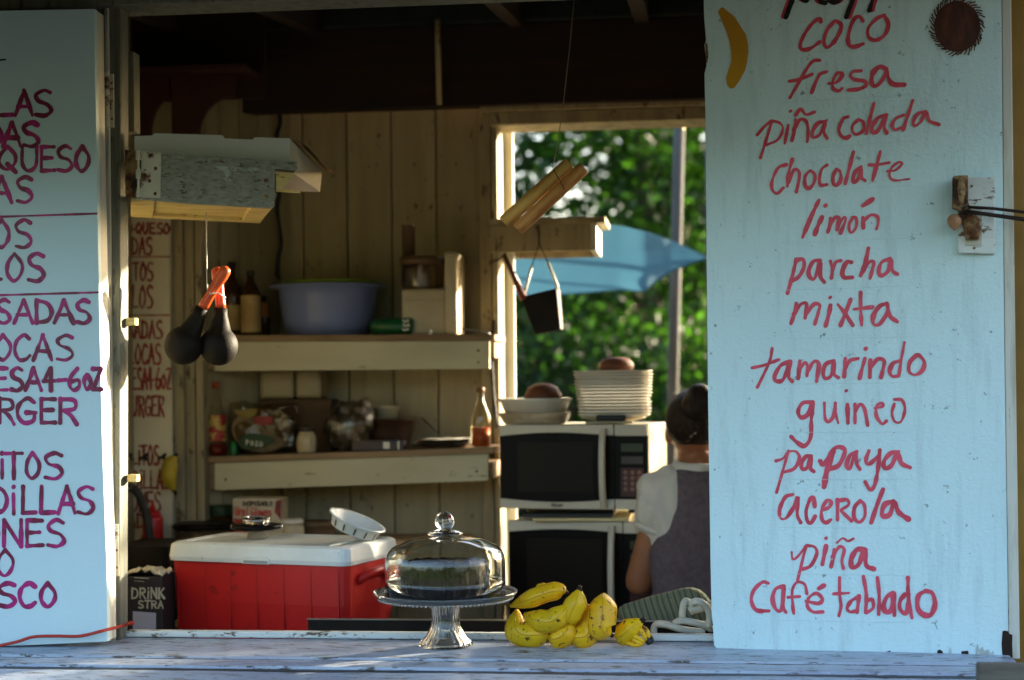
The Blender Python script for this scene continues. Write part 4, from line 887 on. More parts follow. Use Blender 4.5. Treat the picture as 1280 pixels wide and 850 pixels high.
# container, dark bowl, foil box, papers
bw_ = thing('dark_bowl', U(486, 1.37, zsh(ZS2, 486)), 'dark brown plastic bowl on the lower shelf behind the clear bag', 'bowl')
obj('bowl_body', B().lathe([(.055, 0), (.072, .05), (.080, .088), (.098, .094), (.098, .098), (.078, .094), (.068, .05), (.05, .006)], U(486, 1.37, zsh(ZS2, 486)), 30, cap=False), mk('dark brown plastic', (.045, .022, .012), .5), bw_, smooth=True)
wt = thing('white_tub', U(483, 1.40, zsh(ZS2, 486) + .1), 'small pale plastic tub resting in the dark bowl on the lower shelf', 'tub')
obj('tub_body', B().lathe([(.034, 0), (.041, .035), (.043, .036), (.043, .041), (.001, .042)], U(483, 1.38, zsh(ZS2, 486) + .0905 + .004), 24), mk('pale plastic', (.45, .40, .27), .5), wt, smooth=True)
obj('tub_foot', B().lathe([(.03, 0), (.034, .084 )], U(483, 1.38, zsh(ZS2, 486) + .008), 20), mk('pale plastic base', (.4, .36, .25), .5), wt, smooth=True)
fbx = thing('foil_box', U(476, 1.24, zsh(ZS2, 476)), 'long dark box of foil with a small white square on its front', 'box')
x0, x1 = P(440, 550, 1.22).x, P(505, 550, 1.22).x; zz0 = zsh(ZS2, 470)
obj('box_body', B().box(x0, x1, 1.22, 1.265, zz0, zz0 + .032), mk('dark blue box print', (.035, .03, .05), .5, (.08, .05, .03), 12, (.6, 2, 2)), fbx, bev=.002)
x2 = P(479, 550, 1.22).x; x3 = P(487, 550, 1.22).x
obj('white_square', B().box(x2, x3, 1.2188, 1.2198, zz0 + .006, zz0 + .027), m_foam, fbx)
obj('white_edge', B().box(P(497, 550, 1.22).x, P(499, 550, 1.22).x, 1.2188, 1.2198, zz0 + .003, zz0 + .03), m_foam, fbx)
for k, (a, b_, dz_, mt_) in enumerate(((512, 584, .0, m_card), (516, 588, .008, m_foam), (520, 586, .013, m_card), (528, 590, .017, m_foam))):
    x0, x1 = P(a, 550, 1.24).x, P(b_, 550, 1.24).x; z_ = zsh(ZS2, 550) + dz_ * 1.2
    t = thing('flattened_bag', ((x0 + x1) / 2, 1.28, z_), ['brown paper bag at the bottom of the flat stack on the lower shelf', 'white paper sheet second from the bottom of the flat stack', 'brown paper bag third in the flat stack', 'white paper sheet on top of the flat stack with curled edge'][k], 'paper bag', 'flat papers on the lower shelf')
    gr = B().grid(lambda s_, q_: (x0 + (x1 - x0) * s_, 1.225 + .14 * q_, z_ + .002 + .004 * (noise.noise(Vector((s_ * 4, q_ * 3, k))) + .6) + .006 * max(0, s_ - .8)), 14, 4, (0, 0, .0035))
    obj('sheet', gr, mt_, t)
tg = thing('twig_tongs', U(535, 1.3, zsh(ZS2, 540) + .03), 'thin dark wooden skewer leaning over the flat papers', 'skewer')
obj('skewer', B().tube([P(527, 522, 1.3), P(547, 541, 1.26)], .0022, 6), m_dark, tg)

# ================================================================== microwaves on the rear worktop
def microwave(zbase, label, x, y, rot, hgt=.262, digits=True):
    t = thing('microwave_oven', (x, y, zbase), label, 'microwave', 'stacked microwave ovens', rot)
    Wd, Dp = .452, .335; h = hgt; x0, x1 = -Wd / 2, Wd / 2; L = dict(world=False)
    O = lambda n, b, m, par=t, **k: obj(n, b, m, par, world=False, **k)
    O('case', B().box(x0 + .004, x1 - .002, .022, Dp, .012, h - .002), m_mwcase, bev=.006)
    xd = x1 - .100
    # door: arched silver rails above and below a black window
    def rail(xa, xb, top, n):
        pts = []
        if top:
            pts = [(xa, -.004, h - .002), (xa, -.004, h - .035)] + [(xa + (xb - xa) * k / 10, -.004, h - .035 + .010 * math.sin(math.pi * k / 10) * (1 if xb - xa > .2 else 0)) for k in range(1, 10)] + [(xb, -.004, h - .035), (xb, -.004, h - .002)]
        else:
            pts = [(xa, -.004, .012), (xb, -.004, .012), (xb, -.004, .042)] + [(xb - (xb - xa) * k / 10, -.004, .042 - .010 * math.sin(math.pi * k / 10) * (1 if xb - xa > .2 else 0)) for k in range(1, 10)] + [(xa, -.004, .042)]
        return B().prism(pts, (0, .02, 0))
    dr = O('door', B().box(x0, xd - .001, .002, .021, .012, h - .002), m_mwblack)
    O('door_rail', rail(x0, xd - .0015, 1, 0), m_silver, dr, bev=.0015)
    O('door_rail', rail(x0, xd - .0015, 0, 0), m_silver, dr, bev=.0015)
    O('door_window', B().box(x0 + .055, xd - .065, .0005, .0018, .062, h - .055), mk('dark oven window', (.011, .008, .005), .35, spec=.12), dr)
    hb = B(); n = 12
    rs_ = []
    for k in range(n + 1):
        s_ = k / n; z_ = .018 + (h - .03) * s_; yy = -.008 - .026 * math.sin(math.pi * s_) ** .6
        rs_.append([Vector((xd - .042 + q_, yy + w_, z_)) for q_, w_ in ((0, 0), (.004, -.008), (.017, -.008), (.021, 0), (.017, .006), (.004, .006))])
    hb.rings(rs_)
    O('handle', hb, m_silver, dr, bev=.001)
    cp = O('control_panel', B().box(xd + .001, x1, .002, .021, .012, h - .002), m_mwblack)
    O('panel_rail', rail(xd + .0015, x1, 1, 0), m_silver, cp, bev=.0015)
    O('panel_rail', rail(xd + .0015, x1, 0, 0), m_silver, cp, bev=.0015)
    O('display', B().box(xd + .02, xd + .085, .0006, .0018, h - .082, h - .058), mk('dim green display', (.02, .03, .008), .3), cp)
    O('label_strip', B().box(xd + .02, xd + .085, .0006, .0018, h - .118, h - .096), mk('grey keypad print', (.05, .042, .035), .5, (.05, .04, .035), 90, (1, 1, 3), .45, .55), cp)
    mr = mk('red key ground', (.045, .006, .004), .4); mw_ = mk('key cap', (.20, .10, .07), .5)
    O('key_field', B().box(xd + .018, xd + .087, .0006, .0018, .05, h - .130), mr, cp)
    for r_ in range(4):
        for c_ in range(3):
            O('key', B().lathe([(.0065, 0), (.0055, .0015), (.001, .002)], (0, 0, 0), 10), mw_, cp)
            k = bpy.data.objects[-1] if False else None
    return t, x0, x1, xd, h, Dp
def fix_keys(t, xd, h):
    ks = [c for cpn in t.children if cpn.name.startswith('control_panel') for c in cpn.children if c.name.startswith('key') and not c.name.startswith('key_field')]
    me = ks[0].data
    for i, k in enumerate(ks):
        k.data = me; k.rotation_euler = (RAD(90), 0, 0)
        k.location = (xd + .032 + (i % 3) * .021, .0004, h - .143 - (i // 3) * .0165 if h > .2 else 0)
zw = .86
pM = P(715, 640, 1.08)
zm2 = zw
ztop1 = P(715, 531, 1.05).z; H1 = ztop1 - P(715, 637, 1.05).z
zmw1 = P(715, 637, 1.05).z
h2 = P(715, 652, 1.05).z - zw
rotm = RAD(-9)
xm = P(715, 580, 1.05).x
m1, x0_, x1_, xd_, hh_, _ = microwave(zmw1 - .010, 'upper microwave oven with silver rails and red keypad, plates stacked on it', xm + .003, 1.05, rotm, H1 + .012)
fix_keys(m1, xd_, hh_)
xm2 = P(722, 700, 1.05).x
m2, _, _, _, _, _ = microwave(zw + .001, 'lower microwave oven under the cutting board, its right side behind the woman', xm2 + .012, 1.06, rotm, h2)
fix_keys(m2, xd_, h2)
# feet of the upper one + board and cloth between
for sx in (-.17, .17):
    for yy in (.05, .28):
        obj('foot', B().lathe([(.014, -.002), (.012, .012)], (sx, yy, 0), 12), m_black, m1, world=False)
zmid = zw + .001 + h2
cbx = thing('cutting_board', (xm, 1.1, zmid), 'pale wooden board lying between the two microwaves', 'board')
gap = zmw1 - .012 - zmid
obj('board', B().box(xm - .12, xm + .17, 1.035, 1.36, zmid + .0005, zmid + gap * .45), mk('pale yellow board', (.60, .52, .28), .6, (.5, .42, .2), 6, H), cbx, bev=.003)
obj('rubber_mat', B().box(xm - .15, xm + .12, 1.06, 1.34, zmid + gap * .46, zmid + gap * .97), m_black, cbx, bev=.002)
# maker's name on the upper microwave
def local_plane_text(t, strokes, mat, name, y=-.0047):
    b = B(); k = 0
    for pts, w_ in strokes:
        path = smooth_path([(x, 0, z) for x, z in pts], 4); m_ = len(path); v = []
        for i, p_ in enumerate(path):
            d_ = path[min(i + 1, m_ - 1)] - path[max(i - 1, 0)]; d_.normalize(); s_ = Vector((-d_.z, 0, d_.x)) * w_ / 2
            v += [Vector((p_.x, y - k * .00005, p_.z)) + s_, Vector((p_.x, y - k * .00005, p_.z)) - s_]
        b.add(v, [(2 * i, 2 * i + 1, 2 * i + 3, 2 * i + 2) for i in range(m_ - 1)]); k += 1
    return obj(name, b, mat, t, world=False)
hx, hz_ = -.065, .018; q = .011
LT = [([(0,0),(0,1)],), ([(.55,0),(.55,1)],), ([(0,.5),(.55,.5)],), ([(1.35,.6),(.95,.6),(.8,.3),(.95,0),(1.3,.15)],), ([(1.38,.62),(1.38,0)],), ([(1.75,.62),(1.75,0)],), ([(1.75,.9),(1.75,.98)],), ([(2.1,.33),(2.6,.36),(2.5,.6),(2.2,.6),(2.08,.3),(2.25,0),(2.6,.08)],), ([(2.95,.62),(2.95,0)],), ([(2.95,.45),(3.1,.6),(3.3,.58)],)]
local_plane_text(m1, [([(hx + x * q * .95, hz_ + z * q * 1.1) for x, z in st[0]], .0022) for st in LT], m_dark, 'maker_name', -.0052)

# plates and domes on the upper microwave
ztp = zmw1 - .010 + hh_
def onmw(px, py=None, Y=1.15): return P(px, 525, Y)
c = Vector((P(767, 520, 1.17).x, 1.17, ztp)); ump = m_per_px(c)
pd = thing('serving_dish', c, 'shallow cream dish under the tall stack of foam plates', 'dish')
obj('dish_body', B().lathe([(.045, 0), (.05, .004), (.095, .014), (.098, .018), (.09, .016), (.045, .008), (.001, .008)], c, 30, cap=False), m_cream, pd, smooth=True)
def sqring(c, a, z, rr=.35, n=32, sy=.8):
    out = []
    for i in range(n):
        t_ = 2 * math.pi * i / n; e = rr
        out.append(Vector((c.x + a * math.copysign(abs(math.cos(t_)) ** e, math.cos(t_)), c.y + a * sy * math.copysign(abs(math.sin(t_)) ** e, math.sin(t_)), z)))
    return out
ORD = 'first second third fourth fifth sixth seventh eighth ninth tenth eleventh twelfth thirteenth fourteenth fifteenth'.split()
nplates = 15; zA = ztp + .019; zB = P(767, 463, 1.17).z
pm = None
for i in range(nplates):
    z_ = zA + (zB - zA) * i / nplates; dz_ = (zB - zA) / nplates
    a = (.108 + .012 * i / nplates) + random.uniform(-.0012, .0012)
    cx_ = c.x + random.uniform(-.0012, .0012)+ .004*(1-i/nplates)
    cc2 = Vector((cx_, c.y, 0))
    t = thing('foam_plate', (cx_, c.y, z_), ORD[i] + ' foam plate from the bottom of the tall stack on the microwave' if 0 < i < nplates - 1 else ('bottom foam plate of the tall stack on the microwave' if i == 0 else 'top foam plate of the tall stack, brown dome resting on it'), 'plate', 'tall stack of foam plates')
    obj('plate', B().rings([sqring(cc2, a * .90, z_), sqring(cc2, a, z_ + dz_ * .62), sqring(cc2, a, z_ + dz_ * .9), sqring(cc2, a * .9, z_ + dz_ * .7)]), m_foam, t)
m_bread = mk('brown crust', (.16, .055, .022), .6, (.10, .03, .012), 12, bump=.2)
def dome(px, py, Y, rx, rz, zbase, label):
    p_ = P(px, py, Y); c_ = Vector((p_.x, Y, zbase)); t = thing('coconut_half', c_, label, 'coconut shell', 'brown coconut halves')
    obj('shell', B().lathe([(rx * .90, 0), (rx, rz * .2), (rx * .96, rz * .55), (rx * .75, rz * .85), (rx * .4, rz * .98), (.001, rz)], c_, 28, cap=True), m_bread, t, smooth=True)
dome(770, 455, 1.17, 22.5 * ump, 16.5 * ump, zB + .0005, 'rounded brown coconut half on top of the tall foam plate stack')
c = Vector((P(669, 520, 1.17).x, 1.17, ztp))
t = thing('food_tray', c, 'shallow clear tray with wrapped food under the white bowl', 'tray')
zt1 = P(669, 516, 1.10).z
obj('tray_body', B().rings([sqring(c, .093, ztp + .0005, .5), sqring(c, .103, (ztp + zt1) / 2, .5), sqring(c, .108, zt1, .5)]), mk('cloudy tray with food', (.34, .25, .15), .35, (.5, .42, .3), 16, (1, 1, 2), .4, .6, .5, 40), t, smooth=False)
t = thing('white_bowl', c, 'wide white foam bowl left on the upper microwave with a brown dome in it', 'bowl')
zt2 = P(669, 498, 1.10).z
obj('bowl_body', B().lathe([(.093, zt1 + .001 - c.z), (.108, zt2 - .008 - c.z), (.116, zt2 - c.z - .003), (.116, zt2 - c.z), (.105, zt2 - c.z - .002), (.09, zt1 + .006 - c.z), (.001, zt1 + .006 - c.z)], c, 40), m_foam, t, smooth=True)
dome(679, 497, 1.17, 24.5 * ump, 34 * ump, zt1 + .0065, 'flat brown coconut half lying in the white bowl on the microwave')
t = thing('black_phone', P(764, 520, 1.07), 'small black wallet lying in front of the foam plates', 'wallet')
x0, x1, z0, z1 = R(745, 511, 783, 519, 1.085)
obj('wallet_body', B().box(x0, x1, 1.065, 1.09, ztp + .008, ztp + .026), m_black, t, bev=.006)
obj('pale_slab', B().box(x0 - .03, x1 + .02, 1.06, 1.10, ztp + .0004, ztp + .0075), m_cream, t, bev=.002)

# ================================================================== cooler
m_cool_in = m_whiteplastic
Ycl = .33
zlid0 = P(330, 716, Ycl).z
pfl = P(205, 700, .36); pfr = P(452, 717, .26)
cx_ = (pfl.x + pfr.x) / 2; cyc = .29; Wc = (pfr.x - pfl.x); 
rotc = RAD(-15)
zc0 = .941; Hc = P(330, 705, .30).z
co = thing('picnic_cooler', (cx_ + .02, .31, zc0), 'red picnic cooler with white lid standing behind the sill', 'cooler', None, rotc)
co.location.x = cx_ - .012
hw = Wc / 2 * .955; dp = .29
hb_ = Hc - zc0
O = lambda n, b, m, par=co, **k: obj(n, b, m, par, world=False, **k)
def rr(x0, x1, y0, y1, z, r=.03, n=5):
    out = []
    for cx2, cy2, a0 in ((x1 - r, y0 + r, -90), (x1 - r, y1 - r, 0), (x0 + r, y1 - r, 90), (x0 + r, y0 + r, 180)):
        for k in range(n + 1):
            a = RAD(a0 + 90 * k / n); out.append(Vector((cx2 + r * math.cos(a), cy2 + r * math.sin(a), z)))
    return out
cbod = O('body', B().rings([rr(-hw + .012, hw - .012, .01, dp - .01, 0), rr(-hw + .003, hw - .003, .002, dp, hb_ * .5), rr(-hw, hw, 0, dp, hb_)]), m_redplastic)
for k in range(7):
    xx = -hw + .025 + (2 * hw - .05) * (k + .0) / 6
    O('rib', B().box(xx - .0012, xx + .0012, -.0008, .012, .01, hb_ - .012), mk('red groove', (.36, .013, .009), .5), cbod, bev=.0006)
for sx in (-1, 1):
    O('side_handle', B().tube([(sx * (hw - .004), dp * .22, hb_ - .045), (sx * (hw + .014), dp * .25, hb_ - .03), (sx * (hw + .02), dp * .5, hb_ - .022), (sx * (hw + .014), dp * .75, hb_ - .03), (sx * (hw - .004), dp * .78, hb_ - .045)], .011, 10), m_redplastic, cbod, smooth=True)
ztl = P(330, 681, .30).z - zc0
lid = O('lid', B().rings([rr(-hw - .006, hw + .006, -.008, dp + .008, hb_ + .001), rr(-hw - .008, hw + .008, -.010, dp + .01, hb_ + .012), rr(-hw - .004, hw + .004, -.006, dp + .006, ztl - .006), rr(-hw + .006, hw - .006, .004, dp - .004, ztl), rr(-hw + .022, hw - .022, .02, dp - .02, ztl), rr(-hw + .026, hw - .026, .024, dp - .024, ztl - .004)]), m_whiteplastic, bev=.001)
O('finger_notch', B().rings([rr(-.035, .045, -.0125, -.006, hb_ + .0, .002), rr(-.035, .045, -.0125, -.006, hb_ + .012, .002), rr(-.028, .038, -.0125, -.006, hb_ + .02, .002)]), m_whiteplastic, lid, bev=.001)
O('notch_shadow_gap', B().box(-.030, .040, -.0135, -.0128, hb_ + .002, hb_ + .009), mk('grey recess', (.25, .27, .27), .7), lid)
O('hinge_line', B().box(hw - .055, hw - .05, .01, dp - .01, ztl + .0003, ztl + .004), m_whiteplastic, lid)
zlt = zc0 + ztl
# glass knob lid on cooler
cg = Vector((P(321, 668, .50).x, .50, zlt - .003))
t = thing('blender_lid', cg, 'black blender lid with glass ring standing upside down on the cooler', 'lid')
obj('metal_foot', B().lathe([(.026, .001), (.028, .003), (.024, .02), (.03, .022)], cg, 24), mk('brushed foot', (.35, .3, .22), .4, metal=.4), t, smooth=True)
obj('black_disc', B().lathe([(.045, .0225), (.066, .027), (.069, .033), (.066, .038), (.045, .041), (.001, .041)], cg, 32), m_mwblack, t, smooth=True)
obj('glass_ring', B().lathe([(.034, .0415), (.040, .050), (.036, .058), (.030, .058), (.030, .0415)], cg, 48, rib=.03, ribn=16, close=True), m_glass, t, smooth=True)
s = B()
for sx in (-1, 1): s.ell(cg + Vector((sx * .068, 0, .032)), .005, .005, .006, 10, 8)
obj('steel_clips', s, m_chrome, t, smooth=True)
# white strainer basket tilted on the cooler's right end
ck = Vector((P(444, 672, .42).x, .42, zlt + .018)); rotk = Matrix.Rotation(RAD(23), 3, 'Y') @ Matrix.Rotation(RAD(3), 3, 'X')
t = thing('white_colander', ck, 'white plastic colander lying tilted on the right end of the cooler', 'colander')
b = B().lathe([(.058, -.014), (.062, -.012), (.070, .014), (.078, .016), (.078, .020), (.069, .018), (.059, -.008), (.001, -.008)], (0, 0, 0), 40)
b.v = [ck + rotk @ p_ for p_ in b.v]; zmn = min(p_.z for p_ in b.v)
dz_ = zlt + .0006 - zmn; b.v = [p_ + Vector((0, 0, dz_)) for p_ in b.v]
obj('basket', b, m_whiteplastic, t, smooth=True)
b = B()
for k in range(14):
    a = 2 * math.pi * k / 14; q0 = Vector((.0635 * math.cos(a), .0635 * math.sin(a), -.008)); q1 = Vector((.0685 * math.cos(a), .0685 * math.sin(a), .010))
    tt = Vector((-math.sin(a), math.cos(a), 0)) * .002; nn = Vector((math.cos(a), math.sin(a), -.3)) * .0028
    v = [q0 - tt + nn, q0 + tt + nn, q1 + tt + nn, q1 - tt + nn]
    b.add([ck + rotk @ p_ + Vector((0, 0, dz_)) for p_ in v], [(0, 1, 2, 3)])
obj('slots', b, m_dark, t)
# dark tray strip behind the sill
t = thing('metal_tray', P(640, 784, .2), 'long shallow black baking tray edge lying behind the sill', 'tray')
x0, x1, z0, z1 = R(385, 775, 890, 790, .16)
ztr = P(640, 776.5, .16).z
obj('front_wall', B().box(P(385, 780, .16).x, 1.0, .16, .166, .9405, ztr), m_blackmetal, t)
obj('rim', B().box(P(385, 780, .16).x - .003, 1.0, .155, .172, ztr + .0005, ztr + .003), mk('shiny worn rim', (.22, .2, .17), .35, metal=.6), t, bev=.001)
obj('tray_bottom', B().box(P(385, 780, .16).x, .99, .167, .195, .9405, .943), m_blackmetal, t)
# ================================================================== back left corner clutter
zwt = 1.1155
def wt(px, Y): return Vector((P(px, 660, Y).x, Y, zwt))
t = thing('disposable_glove_box', wt(322, 1.12), 'white and red carton of disposable gloves on the side worktop', 'box')
x0, x1, _, z1 = R(291, 623, 352, 672, 1.10)
obj('box_body', B().box(x0, x1, 1.10, 1.18, zwt, z1), mk('white carton', (.46, .40, .29), .6, (.38, .32, .22), 6), t, bev=.002)
pg = Plane((0, 1.0993, 0), (0, -1, 0))
obj('red_print_band', B().add([pg.pt(292, 648), pg.pt(336, 651), pg.pt(330, 672), pg.pt(292, 672)], [(0, 1, 2, 3)]), mk('brick red print', (.33, .03, .02), .5), t)
obj('colour_corner', B().add([pg.pt(345, 626), pg.pt(352, 624), pg.pt(351, 650), pg.pt(343, 640)], [(0, 1, 2, 3)]), mk('navy print', (.03, .02, .03), .5, (.35, .03, .02), 30), t)
letter_obj('printed_word', place('DiSPOSABLE'.replace('P', 'R'), auto('DiSPOSABLE', 304, 341), 626.5, 632, 1.2), pg, m_dark, t, lift=.0006) if False else None
G['P'] = ([(.08,0),(.08,1)], [(.08,.98),(.85,.9),(.88,.55),(.12,.45)]); G['V'] = ([(0,1),(.5,0),(1,1)],); G['K'] = ([(.08,0),(.08,1)], [(.9,1),(.1,.45)], [(.3,.6),(.95,0)])
G['n'] = ([(.1,.65),(.1,0)], [(.1,.5),(.5,.68),(.85,.5),(.88,0)]); G['y'] = ([(.1,.65),(.5,.05)], [(.9,.65),(.3,-.35)]); G['l'] = ([(.5,1),(.5,0)],); G['v'] = ([(.05,.65),(.5,0),(.95,.65)],); G['e'] = ([(.1,.35),(.85,.38),(.6,.68),(.15,.5),(.2,.08),(.85,.06)],); G['s'] = ([(.85,.6),(.3,.65),(.2,.42),(.75,.28),(.7,.02),(.1,.04)],)
letter_obj('printed_word', place('DISPOSABLE', auto('DiSPOSABLE', 304, 341), 627, 632, 1.2), pg, m_dark, t, 'small dark word disposable', lift=.0006)
letter_obj('printed_word', place('Vinyl', auto('Vinyl', 293, 311), 634, 644, 1.6) + place('Gloves', auto('GloveS', 314, 339), 635, 645, 1.6), pg, mk('red print ink', (.42, .03, .02), .5), t, 'red words vinyl gloves', lift=.0006)
c = wt(256, 1.10); t = thing('glass_canister', c, 'wide dark glass canister with black lid behind the cooler', 'canister')
obj('canister_body', B().lathe([(.085, 0), (.092, .01), (.092, .05)], c, 36), mk('dark smoky jar', (.05, .035, .02), .15, (.03, .02, .012), 6), t, smooth=True)
obj('canister_lid', B().lathe([(.097, .0505), (.100, .056), (.099, .064), (.085, .068), (.001, .070)], c, 36), m_mwblack, t, smooth=True)
c = wt(277, 1.235); t = thing('green_lid_jar', c, 'brown jar with dark green lid behind the black canister', 'jar')
obj('jar_body', B().lathe([(.033, 0), (.035, .01), (.035, .078)], c, 24), m_dkglass, t, smooth=True)
obj('jar_lid', B().lathe([(.036, .0785), (.037, .08), (.037, .108), (.034, .11), (.001, .111)], c, 24), mk('dark green lid', (.015, .045, .025), .5), t, smooth=True)
c = wt(366, 1.12); t = thing('sugar_jar', c, 'small cream lidded jar right of the glove box', 'jar')
obj('jar_body', B().lathe([(.034, 0), (.036, .01), (.035, .055), (.030, .062)], c, 24), m_cream, t, smooth=True)
obj('jar_lid', B().lathe([(.034, .0625), (.035, .070), (.028, .076), (.001, .078)], c, 24), m_foam, t, smooth=True)
c = wt(396, 1.22); t = thing('brown_canister', c, 'dim brown round canister behind the white colander', 'canister')
obj('canister_body', B().lathe([(.056, 0), (.058, .01), (.058, .045)], c, 30), mk('dim brown tin', (.10, .06, .03), .5), t, smooth=True)
obj('canister_lid', B().lathe([(.060, .0455), (.060, .058), (.05, .062), (.001, .063)], c, 30), mk('dim brown lid', (.14, .09, .05), .5), t, smooth=True)
# red squeeze bottle
c = wt(191, 1.02); t = thing('squeeze_bottle', c, 'red plastic squeeze bottle on the side worktop beside the left post', 'bottle')
obj('bottle_body', B().lathe([(.028, 0), (.031, .004), (.031, .085), (.028, .094), (.026, .096)], c, 24), m_redplastic, t, smooth=True)
obj('nozzle_cap', B().lathe([(.026, .0965), (.024, .104), (.012, .110), (.006, .128), (.003, .142), (.001, .143)], c, 20), m_redplastic, t, smooth=True)
# black hose
t = thing('black_hose', P(175, 700, .9), 'thick black hose looping down behind the left post', 'hose')
obj('hose', B().tube(smooth_path([P(150, 622, .85), P(160, 610, .9), P(172, 616, .92), P(182, 640, .93), P(187, 668, .93), P(188, 690, .93)], 6), .013, 10), mk('black rubber', (.015, .013, .012), .6), t, smooth=True)
# black appliance below (coffee machine block)
t = thing('black_basin', P(180, 700, .86), 'dark metal pan on the counter behind the straw box', 'pan')
x0, x1, z0, z1 = R(150, 682, 208, 760, .62)
obj('pan_body', B().rings([rr(x0, x1, .62, .84, .9405, .02), rr(x0 - .01, x1 + .01, .61, .84, z1, .02)]), m_blackmetal, t, bev=.003)
# straw box
x0, x1, z0, z1 = R(150, 716, 203, 786, .30)
t = thing('straw_box', ((x0 + x1) / 2, .34, .9405), 'small black and cream carton of drink straws between post and cooler', 'box')
zb = .9405
obj('box_body', B().box(x0, x1, .30, .40, zb, z1 - .01), mk('black printed carton', (.022, .018, .02), .5, (.035, .028, .025), 9), t, bev=.002)
obj('crumpled_top', B().grid(lambda s_, q_: (x0 + (x1 - x0) * s_, .302 + .096 * q_, z1 - .0095 + .018 * abs(noise.noise(Vector((s_ * 5, q_ * 4, 2)))) + .01 * math.sin(math.pi * s_)), 10, 6, (0, 0, .002)), m_cartin, t)
ps = Plane((0, .2993, 0), (0, -1, 0))
obj('white_label', B().add([ps.pt(166, 764), ps.pt(195, 766), ps.pt(195, 787), ps.pt(166, 787)], [(0, 1, 2, 3)]), mk('lilac white label', (.40, .38, .46), .6), t)
m_letcream = mk('cream print', (.42, .37, .28), .6)
letter_obj('printed_word', place('DRiNK', auto('DRiNK', 165, 206), 735, 748, 2.3), ps, m_letcream, t, 'cream printed word drink', lift=.0006)
letter_obj('printed_word', place('STRA', auto('STRA', 173, 204), 751, 760, 2.0), ps, m_letcream, t, 'cream printed letters of straws, cut off by the cooler', lift=.0006)
letter_obj('small_print', [([(168, 722), (186, 723)], .8), ([(168, 726), (180, 727)], .8), ([(170, 771), (190, 772)], .7), ([(170, 775), (186, 776)], .7)], ps, m_letcream, t, lift=.0006)
# hooks and yellow banana ornament on the inner board
hk = thing('hook_rail', P(205, 577, 1.08), 'row of small dark hooks screwed across the inner menu board', 'hook rail')
for i, px in enumerate((165, 184, 207, 221)):
    a = P(px, 575, 1.09)
    obj('hook', B().tube([a + Vector((0, .008, 0)), a + Vector((0, -.015, .004)), a + Vector((.0, -.02, .016)), a + Vector((.012, -.03, .020)), a + Vector((-.014, -.028, .004))], .0045, 6), m_black, hk, smooth=True)
m_ridge = mk('brown peel ridge', (.62, .34, .006), .45, (.46, .22, .006), 30)
def banana(name, pts, r, label, mat, group=None, cat='banana', flat=.92, tip=None, n=12):
    path = smooth_path(pts, 7); m_ = len(path)
    rad = []
    for i in range(m_):
        s_ = i / (m_ - 1); rad.append(max(.0035, r * min(1, (s_ / .30) ** .62 if s_ < .30 else 1, ((1 - s_) / .34) ** .66 if s_ > .66 else 1)) if s_ not in (0, 1) else .0035)
    rs_ = []
    up = Vector((0, -1, .1)).normalized()
    for i, p_ in enumerate(path):
        t_ = (path[min(i + 1, m_ - 1)] - path[max(i - 1, 0)]).normalized(); a = (up - t_ * up.dot(t_)).normalized(); b_ = t_.cross(a)
        rs_.append([p_ + (a * math.cos(q) + b_ * math.sin(q)) * rad[i] * (1 + .065 * math.cos(5 * q) + .03 * math.cos(10 * q)) for q in [2 * math.pi * (k + .5) / 20 for k in range(20)]])
    t = thing(name, Vector((path[m_ // 2].x, path[m_ // 2].y, min(p_.z for p_ in path) - r)), label, cat, group)
    obj('peel', B().rings(rs_), mat, t, smooth=True)
    if group:
        lo_, hi_ = int(m_ * .12), int(m_ * .9)
        for qa in (-72, 0, 72):
            pr2 = []
            u2 = Vector((0, -1, .1)).normalized()
            for i, p_ in enumerate(path):
                t_ = (path[min(i + 1, m_ - 1)] - path[max(i - 1, 0)]).normalized(); a = (u2 - t_ * u2.dot(t_)).normalized(); b_ = t_.cross(a)
                if lo_ <= i <= hi_: pr2.append(p_ + (a * math.cos(RAD(qa)) + b_ * math.sin(RAD(qa))) * rad[i] * 1.085)
            obj('ridge', B().tube(pr2, [.0004] + [.0009 + .0004 * noise.noise(v * 90) for v in pr2[1:-1]] + [.0004], 5), m_ridge, t, smooth=True)
    e = path[-1]; d_ = (path[-1] - path[-3]).normalized()
    obj('blossom_end', B().tube([e - d_ * .010, e - d_ * .002, e + d_ * .006], [.0085, .0062, .0045], 8).jit(.002, 90), m_dark, t, smooth=True)
    return t, path, rad
m_banana = mk('ripe banana peel', (.74, .42, .005), .42, (.60, .28, .005), 9, (1, 1, 1), .45, .75, .15, 60, spots=((.05, .022, .006), 70, .635, .66), spots2=((.16, .06, .01), 14, .655, .69))
m_banana2 = mk('greener banana peel', (.70, .43, .006), .42, (.56, .34, .007), 8, (1, 1, 1), .45, .7, .15, 60, spots=((.05, .022, .006), 60, .65, .675), spots2=((.10, .045, .01), 20, .65, .68))
banana('banana_ornament', [P(221, 571, 1.05), P(214, 580, 1.045), P(212, 598, 1.045), P(219, 616, 1.05)], 10 * m_per_px(P(215, 600, 1.05)), 'yellow plastic banana hanging from a hook on the inner menu board', mk('yellow plastic', (.36, .27, .02), .4, (.28, .2, .015), 6), cat='ornament')

